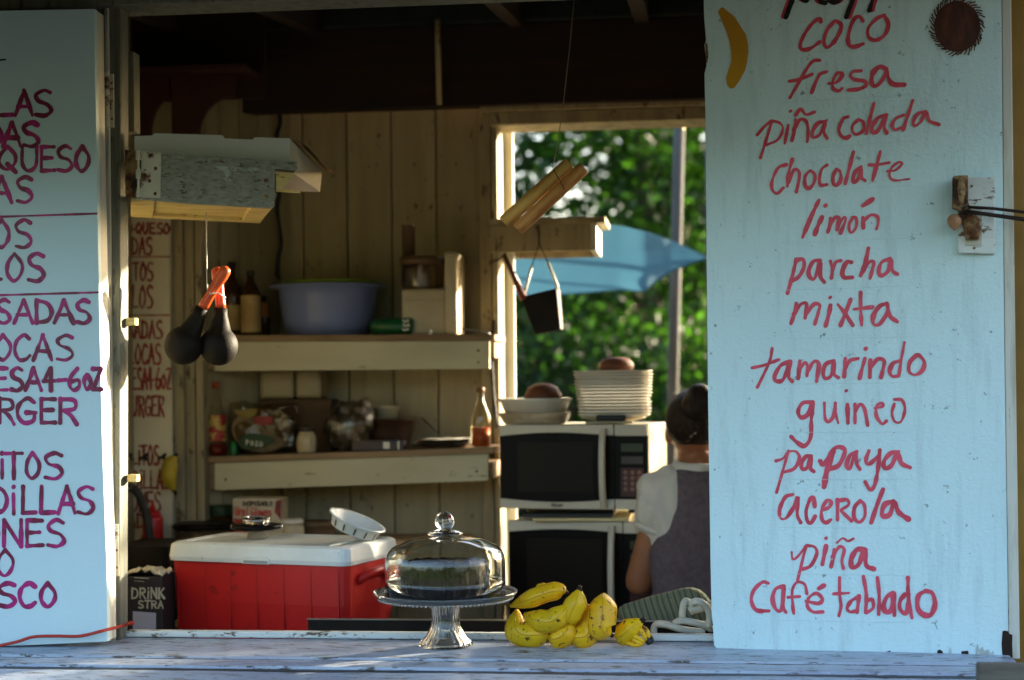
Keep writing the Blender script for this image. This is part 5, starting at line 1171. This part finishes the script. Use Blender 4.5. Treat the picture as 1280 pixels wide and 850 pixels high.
# ================================================================== cake stand on the counter
cs = PZ(557.5, 808, zc); cs.z = zc + .0008; m0 = m_per_px(cs)
def zat(py): return P(557, py, cs.y).z - cs.z
t = thing('cake_stand', cs, 'ribbed clear glass cake stand on the counter', 'cake stand')
zpl = zat(748)
obj('stand_foot', B().lathe([(.054, 0), (.062, .004), (.0585, .011), (.046, .024), (.036, .042), (.031, .062), (.032, zpl - .006), (.040, zpl - .001), (.028, zpl - .004), (.026, .06), (.030, .04), (.040, .022), (.050, .008)], cs, 96, rib=.028, ribn=24, close=True), m_glass, t, smooth=True)
rp = 90 * m0
m_plateg = mk('ribbed plate glass', (.92, .97, 1), .03, trans=.92, ior=1.45)
obj('stand_plate', B().lathe([(.001, zpl), (rp * .8, zpl), (rp * .96, zpl + .006), (rp, zpl + .014), (rp, zpl + .018), (rp * .95, zpl + .0125), (rp * .8, zpl + .007), (.001, zpl + .006)], cs, 96, cap=False), m_plateg, t, smooth=True)
b = B()
for k in range(96):
    a = 2 * math.pi * k / 96; d_ = Vector((math.cos(a), math.sin(a), 0))
    b.ell(cs + d_ * rp * .93 + Vector((0, 0, zpl + .0015)), .0032, .0032, .0028, 6, 4)
obj('beaded_rim', b, m_plateg, t, smooth=True)
# dome
zd = zpl + .0072; rd = 75.5 * m0
t = thing('glass_dome', cs + Vector((0, 0, zd)), 'clear glass cake dome with ball knob over the chocolate cake', 'dome')
zs_ = zat(690); zt_ = zat(674)
outer = [(rd, zd), (rd, zd + .04), (rd * .995, zs_ - .022), (rd * .98, zs_ - .008), (rd * .94, zs_ + .004), (rd * .88, zs_ + .012), (rd * .78, zs_ + .018), (rd * .6, zt_ + .0), (rd * .3, zt_ + .007), (.012, zt_ + .010)]
inner = [(r_ - .0035, z_ - (.0035 if z_ > zs_ - .02 else 0)) for r_, z_ in outer][::-1]; inner[0] = (.001, zt_ + .006); outer[-1] = (.001, zt_ + .010)
obj('dome_shell', B().lathe(outer + inner, cs, 72, close=True), m_glass, t, smooth=True)
zk_ = zt_ + .0105
obj('knob', B().lathe([(.040, zk_), (.044, zk_ + .003), (.034, zk_ + .008), (.018, zk_ + .011), (.013, zk_ + .016)] + [(.0225 * math.sin(a), zk_ + .031 - .0225 * math.cos(a)) for a in [math.pi * (k + 3) / 16 for k in range(13)]] + [(.001, zk_ + .0535)], cs, 32, rib=0), m_glass, t, smooth=True)
# cake
t = thing('chocolate_cake', cs + Vector((0, 0, zpl + .0065)), 'dark chocolate cake with glossy ridged sides under the glass dome', 'cake')
m_cake = mk('glossy chocolate crust', (.020, .010, .006), .5, (.006, .004, .003), 30, (1, 1, .5), .45, .6, .9, 70, bdist=.006, spec=.12, spots=((.10, .05, .025), 55, .62, .70, (1, 1, .35)))
zck = zat(698)
b = B().lathe([(.001, zpl + .0068), (.098, zpl + .0068)] + [(.103 - .004 * k_ / 14, zpl + .010 + (zck - .012 - zpl) * k_ / 14 - .002) for k_ in range(15)] + [(.094, zck - .003), (.085, zck), (.07, zck - .001), (.05, zck - .002), (.001, zck - .004)], cs, 220, cap=False)
for p_ in b.v:
    d_ = Vector((p_.x - cs.x, p_.y - cs.y, 0)); rr_ = d_.length
    if rr_ > .05:
        a = math.atan2(d_.y, d_.x); f_ = 1 - .05 + .05 * abs(math.sin(a * 9)) + .07 * noise.fractal(Vector((p_.x * 60, p_.y * 60, p_.z * 35)), .8, 2, 4); p_.x = cs.x + d_.x * f_; p_.y = cs.y + d_.y * f_
    if p_.z > zpl + .03: p_.z += .007 * noise.noise(p_ * 60 + Vector((3, 3, 3)))
obj('cake_body', b, m_cake, t, smooth=True)

# ================================================================== bananas on the counter
def Bp(px, py, Y): return P(px, py, Y)
ub = m_per_px(P(700, 780, -.05))
grp = 'ripe bananas piled on the counter'
BN = [
 ([(646,764),(646,784),(656,797),(676,802),(686,796)], (-.02,-.03,-.035,-.045,-.05), 14.5, 'curled banana at the bottom left of the pile, browned end facing out', 1, None),
 ([(640,757),(660,750),(684,741),(700,738),(706,740)], (-.035,-.04,-.045,-.045,-.04), 9.6, 'long banana lying across the top left of the pile', 0, None),
 ([(657,768),(672,775),(690,776),(703,766),(709,757)], (-.04,-.055,-.065,-.07,-.07), 12.0, 'banana in the middle of the pile under the top one, dark tip up right', 1, None),
 ([(687,802),(698,799),(708,789),(711,778)], (-.045,-.055,-.06,-.06), 12.0, 'short fat banana at the front bottom of the pile', 0, None),
 ([(713,783),(714,768),(721,752),(724,738)], (-.05,-.06,-.065,-.065), 11.8, 'upright banana pointing up in the middle of the pile', 1, None),
 ([(732,756),(740,775),(734,793),(720,803),(710,808)], (-.03,-.04,-.045,-.05,-.05), 12.2, 'curved banana right of the middle with dark end down left', 0, None),
 ([(755,744),(754,762),(753,785),(762,807)], (-.03,-.05,-.06,-.055), 15.0, 'stout upright banana separated at the right of the pile', 0, None),
 ([(770,803),(778,793),(790,784),(802,776)], (-.01,-.02,-.03,-.035), 11.3, 'spotted banana lying flat at the far right, its split crown and black stub beside it', 1, None),
 ([(688,792),(708,780),(728,772),(748,772)], (.0, .005, .0, -.01), 12, 'half hidden banana at the back, filling the gap right of the middle', 0, None),
 ([(672,732),(680,738),(690,745)], (.02, .02, .02), 7, 'brownish banana tip showing behind the top banana', 1, None)]
for pts, ys, r_, lab, mi, _ in BN:
    q = [P(x, y, yy) for (x, y), yy in zip(pts, ys)]
    q[0] += (q[0] - q[1]) * .12; q[-1] += (q[-1] - q[-2]) * .18; rad_ = r_ * ub * 1.12
    for v_ in q: v_.z = max(v_.z, zc + rad_ * .97)
    banana('banana', q, rad_, lab, (m_banana, m_banana2)[mi], grp)
# stem crown at the right
t = [o_ for o_ in bpy.data.objects if o_.get('label') == 'spotted banana lying flat at the far right, its split crown and black stub beside it'][0]
for k, (a, b_, c_) in enumerate((((786,790),(796,797),(806,803)), ((788,796),(797,802),(804,806)), ((795,780),(803,790),(809,800)), ((803,783),(809,790),(812,800)), ((782,803),(792,806),(801,806)))):
    o = obj('peel_strip', B().tube(smooth_path([P(*a, -.03), P(*b_, -.04), P(*c_, -.04)], 4), [.003, .005, .006, .006, .006, .006, .006, .005, .004], 7), m_banana, t, smooth=True)
obj('black_stub', B().ell(P(812, 800, -.04), .010, .010, .013, 12, 8).jit(.005, 60), m_black, t)
for px, lab in ((723, 'white paper scrap under the front bananas, left of the two'), (757, 'white paper scrap under the front bananas, right of the two')):
    pass
for (px, py, lab) in ((672, 808, 'folded white paper scrap under the curled banana'), (708, 809, 'small white paper scrap under the middle bananas')):
    c_ = PZ(px, py, zc + .001); t = thing('paper_scrap', c_, lab, 'paper')
    obj('scrap', B().grid(lambda s_, q_: (c_.x - .014 + .028 * s_, c_.y - .008 + .02 * q_, zc + .0012 + .006 * s_ * q_), 3, 2, (0, 0, .0008)), m_foam, t)

# ================================================================== towel and white cord behind the sill
m_tow = bpy.data.materials.new('green plaid towel'); m_tow.use_nodes = True
N = m_tow.node_tree; L = N.links; bsdf = N.nodes['Principled BSDF']; bsdf.inputs['Roughness'].default_value = .95
tc = N.nodes.new('ShaderNodeTexCoord'); 
def wave(rotz, sc_, lo, hi):
    mp = N.nodes.new('ShaderNodeMapping'); mp.inputs['Rotation'].default_value = (0, rotz, 0); L.new(tc.outputs['Object'], mp.inputs[0])
    wv = N.nodes.new('ShaderNodeTexWave'); wv.bands_direction = 'X'; wv.inputs['Scale'].default_value = sc_; wv.inputs['Distortion'].default_value = .8; wv.inputs['Detail Scale'].default_value = 2; L.new(mp.outputs[0], wv.inputs[0])
    r = N.nodes.new('ShaderNodeMapRange'); r.inputs['From Min'].default_value = lo; r.inputs['From Max'].default_value = hi; L.new(wv.outputs['Fac'], r.inputs['Value']); return r
c1, c2 = wave(RAD(20), 22, .55, .7), wave(RAD(20), 60, .7, .8)
mx = N.nodes.new('ShaderNodeMix'); mx.data_type = 'RGBA'; mx.inputs['A'].default_value = (.20, .19, .13, 1); mx.inputs['B'].default_value = (.055, .10, .05, 1); L.new(c1.outputs[0], mx.inputs['Factor'])
mx2 = N.nodes.new('ShaderNodeMix'); mx2.data_type = 'RGBA'; mx2.inputs['B'].default_value = (.10, .13, .08, 1); L.new(mx.outputs['Result'], mx2.inputs['A']); L.new(c2.outputs[0], mx2.inputs['Factor']); L.new(mx2.outputs['Result'], bsdf.inputs['Base Color'])
t = thing('plaid_towel', P(835, 775, .27), 'rolled green and grey plaid dish towel behind the sill', 'towel')
top = [(772,762),(785,754),(800,750),(820,744),(840,740),(858,735),(872,734),(884,740),(890,752)]
rs_ = []
for k, (x, y) in enumerate(top):
    a = P(x, y, .27); bz = .944; h_ = (a.z - bz); r_ = .055 if 0 < k < len(top) - 1 else .04
    ring = []
    for i in range(16):
        q = math.pi * i / 15; ring.append(Vector((a.x + .01 * math.sin(q * 3), .275 - r_ * math.cos(q), bz + h_ * math.sin(q) ** .6)))
    rs_.append(ring)
b = B().rings(rs_).jit(.005, 18)
obj('cloth_roll', b, m_tow, t, smooth=True, sub=1)
t = thing('knotted_rope', P(850, 790, .1), 'thick white cord tangled in loops beside the towel', 'rope')
def cord(pts, Y, r=.0085): return B().tube(smooth_path([P(x, y, Y + d) for x, y, d in pts], 6), r, 10)
cb_ = cord([(820,800,0),(817,790,0),(820,781,0),(832,781,-.01),(850,786,-.01),(868,789,0),(880,789,.01)], .115)
cb_2 = cord([(843,779,0),(850,776,-.01),(862,777,-.01),(878,781,0),(890,787,.01)], .112)
cb_3 = cord([(853,776,.01),(853,764,0),(856,752,0),(862,753,.01)], .12)
cb_4 = cord([(864,756,.02),(868,752,0),(876,753,-.005),(884,760,0),(887,772,.0),(885,784,0)], .11)
cb_5 = cord([(862,764,.0),(866,762,0),(876,760,0),(884,757,.01),(895,755,.02)], .125, .011)
for b in (cb_, cb_2, cb_3, cb_4, cb_5): obj('cord_loop', b, m_white_cord, t, smooth=True)
# red string across the lower left corner
t = thing('red_string', P(80, 795, -.14), 'thin red cord stretched across the foot of the left shutter', 'cord')
obj('strand', B().tube(smooth_path([P(-60, 820, -.14), P(0, 807, -.135), P(22, 802, -.14), P(42, 796, -.14), P(70, 795, -.135), P(100, 795, -.135), P(130, 788, -.13), P(150, 783, -.02), P(163, 779, -.008)], 6), .0037, 8), mk('red cord', (.42, .03, .015), .5), t, smooth=True)
obj('knot', B().ell(P(164, 779, -.004), .008, .006, .006, 10, 8), mk('red knot', (.36, .03, .015), .5), t)

# ================================================================== canopy, poles, bulbs outside
m_cloth = mk('sky blue canopy cloth', (.07, .19, .27), .85, (.055, .16, .23), 3, bump=.1, translucent=.4, tcol=(.055, .16, .24))
near = [(610,286),(660,282),(700,280),(745,279),(775,282),(806,289),(822,294),(838,300),(860,310),(884,321)]
far = [(612,368),(660,369),(700,368),(740,365),(775,362),(806,364),(822,350),(838,339),(860,330),(884,323)]
def inter(L_, s_):
    f_ = s_ * (len(L_) - 1); i = min(int(f_), len(L_) - 2); f_ -= i
    return tuple(L_[i][k] * (1 - f_) + L_[i + 1][k] * f_ for k in range(2))
def canf(s_, q_):
    a, b_ = inter(near, s_), inter(far, s_)
    p0 = P(*a, 1.9 + .9 * s_ ** 2); p1 = P(*b_, 3.1 - .3 * s_ ** 2)
    p_ = p0.lerp(p1, q_); p_.z += .012 * math.sin(math.pi * q_) * math.exp(-((s_ - .556) / .12) ** 2) - .02 * math.sin(math.pi * q_) * (1 - s_ ** 4) + .002 * noise.noise(Vector((s_ * 9, q_ * 3, 1))); return p_
t = thing('blue_canopy', canf(.5, .5), 'sky blue cloth canopy stretched outside the rear window, pointed corner at the grey poles', 'canopy')
obj('cloth', B().grid(canf, 42, 16), m_cloth, t, smooth=True)
obj('hem', B().tube([canf(s_ / 20, 1) for s_ in range(21)], .004, 6), m_cloth, t)
tipc = canf(1, .5)
xp2 = P(878, 300, 2.84)
m_pole = mk('grey galvanised pole', (.10, .095, .088), .8, (.07, .066, .06), 4, V, spec=.1)
a0, a1 = P(849, 160, 3.2), P(841, 480, 3.2); dz_ = a1.z - a0.z; sl_ = (a1 - a0) / (a1.z - a0.z)
def poleat(z): return a0 + sl_ * (z - a0.z)
t = thing('metal_pole', poleat(0), 'grey galvanised pole standing outside behind the blue canopy', 'pole')
obj('shaft', B().tube([poleat(0), poleat(1.5), poleat(3.4)], .024, 16), m_pole, t, smooth=True)
obj('base_plate', B().lathe([(.09, .0), (.09, .012)], poleat(0), 20), m_pole, t)
t = thing('metal_pole', (xp2.x + .05, 2.9, 0), 'dark wooden pole at the right edge of the rear view holding the canopy corner', 'pole')
obj('shaft', B().tube([(xp2.x + .05, 2.9, 0), (xp2.x + .05, 2.9, 3.2)], .035, 14), mk('dark pole', (.07, .055, .05), .7), t, smooth=True)
obj('tie_cord', B().tube([tipc, (xp2.x + .05, 2.865, tipc.z)], .004, 6), m_white_cord, t)
m_bulb = mk('frosted bulb', (.85, .82, .7), .3, translucent=.5, tcol=(1, .95, .8))
for px, lab in ((697, 'white pointed bulb hanging outside at the window top, left of the two'), (855, 'white pointed bulb hanging outside at the window top, right of the two')):
    p_ = P(px, 156, 1.72); t = thing('hanging_bulb', p_, lab, 'bulb', 'bulbs outside the rear window')
    obj('bulb', B().lathe([(.001, -.020), (.006, -.012), (.012, .004), (.015, .022), (.010, .034)], p_, 16), m_bulb, t, smooth=True)
    obj('socket', B().lathe([(.011, .0345), (.011, .06)], p_, 12), m_black, t)
    obj('flex', B().tube([p_ + Vector((0, 0, .06)), (p_.x, p_.y, 2.705)], .003, 6), m_black, t)
# ================================================================== trees behind the kiosk
def leafmat(name, c, tc_): return mk(name, c, .45, (c[0] * .55, c[1] * .6, c[2] * .6), 2.2, (1, 1, 1), .35, .65, translucent=.5, tcol=tc_)
m_leaf = [leafmat('dark leaves', (.013, .034, .004), (.026, .095, .006)), leafmat('mid green leaves', (.024, .058, .006), (.055, .17, .008)), leafmat('yellow green leaves', (.014, .034, .005), (.028, .085, .006))]
m_bark = mk('brown bark', (.10, .07, .045), .9, (.06, .04, .025), 8, V, bump=.6, bscale=20)
def tree(x, y, h, rad, zlow, nclump, nleaf, mi, label, seed, group='trees beyond the rear window', ls=.055):
    rnd = random.Random(seed)
    t = thing('leafy_tree', (x, y, 0), label, 'tree', group)
    tk = B().tube([(x, y, 0), (x + .05, y, h * .3), (x - .05, y + .05, h * .55), (x, y, h * .9)], [.14, .11, .08, .02], 10)
    cl = []
    for k in range(nclump):
        a = rnd.uniform(0, 2 * math.pi); r_ = rad * math.sqrt(rnd.random()) ; z = rnd.uniform(zlow, h)
        f_ = math.sin(math.pi * min(1, max(.12, (z - zlow + .3) / (h - zlow + .4)))) ** .5
        cl.append(Vector((x + r_ * f_ * math.cos(a), y + r_ * f_ * math.sin(a) * .8, z)))
    for k in range(14):
        c_ = cl[k * (nclump // 14)]; z0_ = max(.3, min(h * .8, c_.z - .5))
        tk.tube([(x, y, z0_), ((x + c_.x) / 2, (y + c_.y) / 2, (z0_ + c_.z) / 2 + .1), c_], [.045, .03, .01], 6)
    obj('trunk', tk, m_bark, t)
    b = B(); vs, fs = [], []
    for c_ in cl:
        cr = rnd.uniform(.16, .34)
        for j in range(nleaf):
            p_ = Vector((rnd.gauss(c_.x, cr), rnd.gauss(c_.y, cr), rnd.gauss(c_.z, cr * .75)))
            if p_.z < .05: continue
            s_ = ls * rnd.uniform(.6, 1.35); u_ = Vector((rnd.gauss(0, 1), rnd.gauss(0, 1), rnd.gauss(0, .5))).normalized(); w_ = u_.cross(Vector((rnd.gauss(0, 1), rnd.gauss(0, 1), rnd.gauss(0, 1)))).normalized()
            n = len(vs); vs += [p_ - u_ * s_, p_ + w_ * s_ * .5 - u_ * s_ * .1, p_ + u_ * s_, p_ - w_ * s_ * .5 - u_ * s_ * .1]; fs.append((n, n + 1, n + 2, n + 3))
    b.v, b.f = vs, fs
    me = bpy.data.meshes.new('crown'); me.from_pydata([tuple(p_ - t.location) for p_ in vs], [], fs)
    me.materials.append(m_leaf[mi]); o = bpy.data.objects.new('crown', me); COL.objects.link(o); o.parent = t
tree(-1.75, 9.6, 4.6, 1.15, .9, 95, 60, 0, 'sparse dark tree at the left of the rear view with bright sky gaps', 1)
tree(-.35, 9.2, 5.6, 1.35, 1.4, 150, 100, 1, 'mid green tree at the centre of the rear view behind the hanging claves', 2)
tree(.9, 10.4, 6.2, 1.6, .9, 170, 100, 0, 'dark green tree behind the grey pole', 3)
tree(-3.6, 10.8, 5.2, 1.5, .6, 110, 80, 1, 'mid green tree beyond the left edge of the rear window', 4)
for i, (x, y, h, r_, mi, lab) in enumerate(((-2.3, 7.6, 1.75, .8, 1, 'low bush below the blue canopy, left behind the plates'), (-.9, 7.4, 1.9, .85, 2, 'yellow green bush below the blue canopy, behind the tall plate stack'), (.35, 7.8, 1.9, .9, 1, 'green bush at the foot of the grey pole'), (1.6, 7.9, 1.8, .8, 0, 'dark bush beside the woman outside the rear window'))):
    tree(x, y, h, r_, .15, 75, 90, mi, lab, 10 + i, 'bushes beyond the rear window', .045)
for i, (x, h, lab) in enumerate(((-5.5, 7.5, 'tall far tree at the left of the background'), (-1.6, 2.9, 'low far tree behind the sky gaps'), (.6, 7.8, 'tall far tree at the middle of the background'), (3.0, 7.5, 'tall far tree at the right of the background'))):
    tree(x, 15.0 + i * .3, h, 2.2 if i != 1 else 1.0, .4, 170 if i != 1 else 40, 110, i % 2, lab, 20 + i, 'far trees', .085)

tree(4.6, 4.9, 2.85, 1.35, .3, 110, 60, 0, 'unseen low tree added right of the kiosk to shade the lower part of the rear window', 40, 'trees beyond the rear window', .06)  # tree added out of view to keep low sun off the counter
# ================================================================== the woman
def remeshed(name, b, mat, parent, vox=.007, sm=3, label=None, fac=.5):
    me = to_mesh(name, b, parent.location); o = bpy.data.objects.new(name, me); COL.objects.link(o)
    m = o.modifiers.new('r', 'REMESH'); m.mode = 'VOXEL'; m.voxel_size = vox; m.use_smooth_shade = True
    if sm: s_ = o.modifiers.new('s', 'SMOOTH'); s_.iterations = sm; s_.factor = fac
    dg = bpy.context.evaluated_depsgraph_get(); nm = bpy.data.meshes.new_from_object(o.evaluated_get(dg))
    o.modifiers.clear(); o.data = nm; bpy.data.meshes.remove(me); nm.name = name
    nm.materials.clear(); nm.materials.append(mat)
    for p_ in nm.polygons: p_.use_smooth = True
    o.parent = parent; return props(o, label)
def cap_(b, p0, p1, r0, r1, fx=1.0):
    p0, p1 = Vector(p0), Vector(p1); n = 8; pts = []; rs_ = []
    for k in range(n + 1): pts.append(p0.lerp(p1, k / n)); rs_.append(r0 + (r1 - r0) * k / n)
    d_ = (p1 - p0).normalized()
    pts = [p0 - d_ * r0 * .9, p0 - d_ * r0 * .6] + pts + [p1 + d_ * r1 * .6, p1 + d_ * r1 * .9]
    rs_ = [r0 * .4, r0 * .8] + rs_ + [r1 * .8, r1 * .4]
    b.tube(pts, rs_, 16); return b
Yp = .93
cxp = P(878, 600, Yp).x
def W(px, py, dy=0): return P(px, py, Yp + dy)
wo = thing('person', (cxp, Yp, .051), 'woman seen from behind with brown hair bun, white puff sleeve blouse and grey vest', 'person')
zh = W(868, 538).z; xh = P(867, 538, Yp).x
hd = Vector((xh, Yp + .02, zh))
m_skin = mk('brown skin', (.32, .13, .06), .5, (.26, .10, .045), 4, spec=.4)
def torso(b, prof, ex_=.8, n=28):
    b.rings([[Vector((cxp + rx * math.copysign(abs(math.cos(a)) ** ex_, math.cos(a)), Yp + ry * math.copysign(abs(math.sin(a)) ** ex_, math.sin(a)), zsd + dz)) for a in [2 * math.pi * i / n for i in range(n)]] for dz, rx, ry in prof])
T0 = [(.028, .05, .045), (.022, .085, .055), (0, .130, .065), (-.03, .158, .076), (-.08, .160, .086), (-.14, .152, .092), (-.22, .138, .090), (-.32, .124, .086), (-.40, .132, .094), (-.50, .160, .110), (-.58, .160, .108), (-.60, .12, .08)]
b = B()
b.ell(hd + Vector((0, .0, .02)), .073, .092, .102, 24, 16)                         # skull
b.ell(hd + Vector((0, .045, -.055)), .052, .055, .062, 18, 12)                    # jaw and face
b.ell(hd + Vector((0, .092, -.02)), .012, .016, .02, 10, 8)                       # nose
b.ell(hd + Vector((0, .090, -.055)), .022, .010, .010, 10, 8)                     # mouth
for sx in (-1, 1):
    b.ell(hd + Vector((sx * .074, .012, -.012)), .010, .018, .030, 10, 10)        # ears
    b.ell(hd + Vector((sx * .03, .080, .012)), .014, .012, .010, 8, 6)
zsd = W(820, 596).z; xls = P(822, 600, Yp).x; 
hwd = cxp - xls
cap_(b, hd + Vector((.0, .005, -.08)), (cxp, Yp, zsd + .02), .050, .058)
torso(b, T0)
zel = W(797, 728).z; xel = P(799, 728, Yp).x
el_ = Vector((xel, Yp + .02, zel)); 
hnd = Vector((xel + .10, Yp + .22, zel + .025))
sh_ = Vector((xls + .03, Yp, zsd - .035))
cap_(b, sh_, (sh_ + el_) / 2, .052, .047); cap_(b, (sh_ + el_) / 2, el_, .047, .042); cap_(b, el_, el_.lerp(hnd, .5), .041, .036); cap_(b, el_.lerp(hnd, .5), hnd, .036, .024)
el2 = Vector((2 * cxp - xel, Yp + .02, zel)); hn2 = Vector((2 * cxp - xel - .10, Yp + .22, zel + .025)); sh2 = Vector((2 * cxp - xls - .03, Yp, zsd - .035))
cap_(b, sh2, el2, .052, .042); cap_(b, el2, hn2, .041, .024)
for h0, sx in ((hnd, 1), (hn2, -1)):
    b.ell(h0 + Vector((sx * .02, .045, -.005)), .036, .046, .016, 14, 10)
    for k in range(4):
        q0 = h0 + Vector((sx * .02 - .027 + .018 * k, .08, -.005)); ln_ = (.030, .036, .034, .026)[k if sx > 0 else 3 - k]
        q1 = q0 + Vector((0, ln_, -.008)); q2 = q1 + Vector((0, ln_ * .6, -.022))
        cap_(b, q0, q1, .0085, .008); cap_(b, q1, q2, .008, .007)
    cap_(b, h0 + Vector((sx * .045, .03, -.005)), h0 + Vector((sx * .072, .066, -.016)), .0105, .009)
for sx in (-1, 1):
    hp_ = Vector((cxp + sx * .085, Yp, zsd - .50)); kn_ = Vector((cxp + sx * .09, Yp + .01, .50)); an_ = Vector((cxp + sx * .10, Yp - .02, .12))
    cap_(b, hp_, kn_, .085, .058); cap_(b, kn_, an_, .056, .036); cap_(b, an_ + Vector((0, 0, -.03)), an_ + Vector((sx * .02, .14, -.04)), .035, .026)
remeshed('body', b, m_skin, wo, .0065, 4)
# blouse with puff sleeves and collar
m_blouse = mk('white thin blouse cotton', (.80, .77, .69), .8, (.72, .69, .60), 6, bump=.4, bscale=22, translucent=.25, tcol=(.7, .6, .45), bdist=.008)
b = B()
torso(b, [(z_, rx + .009, ry + .009) for z_, rx, ry in T0 if -.45 < z_ < .025])
cap_(b, (cxp - .14, Yp, zsd - .038), (cxp + .14, Yp, zsd - .038), .052, .052)
zcf = W(803, 660).z
for sg, s0, e0 in ((-1, sh_, el_), (1, sh2, el2)):
    cf_ = s0.lerp(e0, (s0.z - zcf) / (s0.z - e0.z))
    cap_(b, s0 + Vector((-sg * .02, 0, .010)), s0.lerp(cf_, .55), .066, .082); cap_(b, s0.lerp(cf_, .5), cf_ + Vector((0, 0, .02)), .083, .064)
    b.tube([cf_ + Vector((0, 0, .028)), cf_ + Vector((0, 0, -.004))], .062, 20)
for p_ in b.v: pass
bo = remeshed('blouse', b, m_blouse, wo, .0065, 2)
for v_ in bo.data.vertices:
    w_ = v_.co + wo.location
    d_ = noise.noise(Vector((w_.x * 30, w_.y * 30, w_.z * 11))) * .009; v_.co += v_.normal * d_
for s0, e0 in ((sh_, el_), (sh2, el2)):
    cf_ = s0.lerp(e0, (s0.z - zcf) / (s0.z - e0.z)); dd_ = (e0 - s0).normalized()
    obj('sleeve_cuff', B().tube([cf_ + dd_ * (.004 * k - .004) for k in range(5)], [.062, .0665, .067, .0665, .061], 24), m_blouse, wo, smooth=True)
obj('collar', B().tube([Vector((cxp + .070 * math.cos(a) - .004, Yp + .066 * math.sin(a), zsd + .034 + .006 * math.sin(a))) for a in [2 * math.pi * k / 24 for k in range(25)]], .0135, 10), m_blouse, wo, smooth=True)
# vest
m_vest = mk('grey lilac knit', (.135, .105, .115), .9, (.095, .07, .08), 60, bump=.5, bscale=140)
b = B()
torso(b, [(.030, .050, .06), (.024, .078, .072), (0, .090, .088), (-.04, .092, .100), (-.09, .096, .110), (-.13, .108, .115), (-.17, .134, .115), (-.21, .156, .114), (-.26, .154, .112), (-.32, .146, .108), (-.40, .154, .116), (-.50, .182, .132), (-.57, .184, .132), (-.58, .17, .12)], .62, 36)
vo = remeshed('vest', b, m_vest, wo, .007, 5)
for v_ in vo.data.vertices:
    w_ = v_.co + wo.location; k_ = max(0, (zsd - .28 - w_.z)) * 3
    v_.co += v_.normal * noise.noise(Vector((w_.x * 5, w_.y * 5, w_.z * 26))) * .006 * min(1, k_)
b = B()
for sx in (-1, 1):
    cap_(b, (cxp + sx * .085, Yp, zsd - .50), (cxp + sx * .09, Yp + .01, .50), .098, .07); cap_(b, (cxp + sx * .09, Yp + .01, .50), (cxp + sx * .10, Yp - .02, .16), .07, .055)
b.ell((cxp, Yp, zsd - .50), .165, .12, .12, 20, 14)
remeshed('trousers', b, mk('dark trousers', (.03, .03, .035), .9), wo, .009, 3)
b = B()
for sx in (-1, 1): cap_(b, (cxp + sx * .10, Yp - .04, .088), (cxp + sx * .12, Yp + .13, .082), .04, .034)
remeshed('shoes', b, m_black, wo, .008, 2)
# hair with bun
m_hair = mk('dark brown hair', (.010, .0045, .0025), .5, (.030, .012, .005), 22, (3, 3, .4), .42, .62, 1.0, 40, bstretch=(4, 4, .5), bdist=.006, spec=.3)
b = B()
b.ell(hd + Vector((0, -.014, .030)), .082, .092, .090, 28, 20); b.ell(hd + Vector((0, -.040, .0)), .068, .052, .052, 24, 16)
ho = remeshed('hair', b, m_hair, wo, .005, 4)
bc = P(877, 504, Yp - .09); bunr = .056
b = B().ell(bc, bunr, .042, bunr * .95, 28, 20)
for p_ in b.v:
    q_ = p_ - bc; a = math.atan2(q_.z, q_.x); p_ += q_.normalized() * (.0035 * math.sin(a * 3 + q_.length * 160) + .003 * noise.noise(p_ * 40))
obj('hair_bun', b, m_hair, wo, smooth=True)
b = B(); rnd = random.Random(5)
for k in range(60):
    a = rnd.uniform(0, 2 * math.pi); z0_ = hd.z + rnd.uniform(-.03, .11); 
    p0 = hd + Vector((.07 * math.cos(a), -.02 + .08 * math.sin(a), z0_ - hd.z)); q_ = (p0 - hd).normalized()
    b.tube([p0, p0 + q_ * .016 + Vector((0, -.006, .004)), p0 + q_ * rnd.uniform(.018, .032) + Vector((rnd.uniform(-.015, .015), -.02, rnd.uniform(-.01, .012)))], .0004, 4)
obj('stray_hairs', b, m_hair, wo)
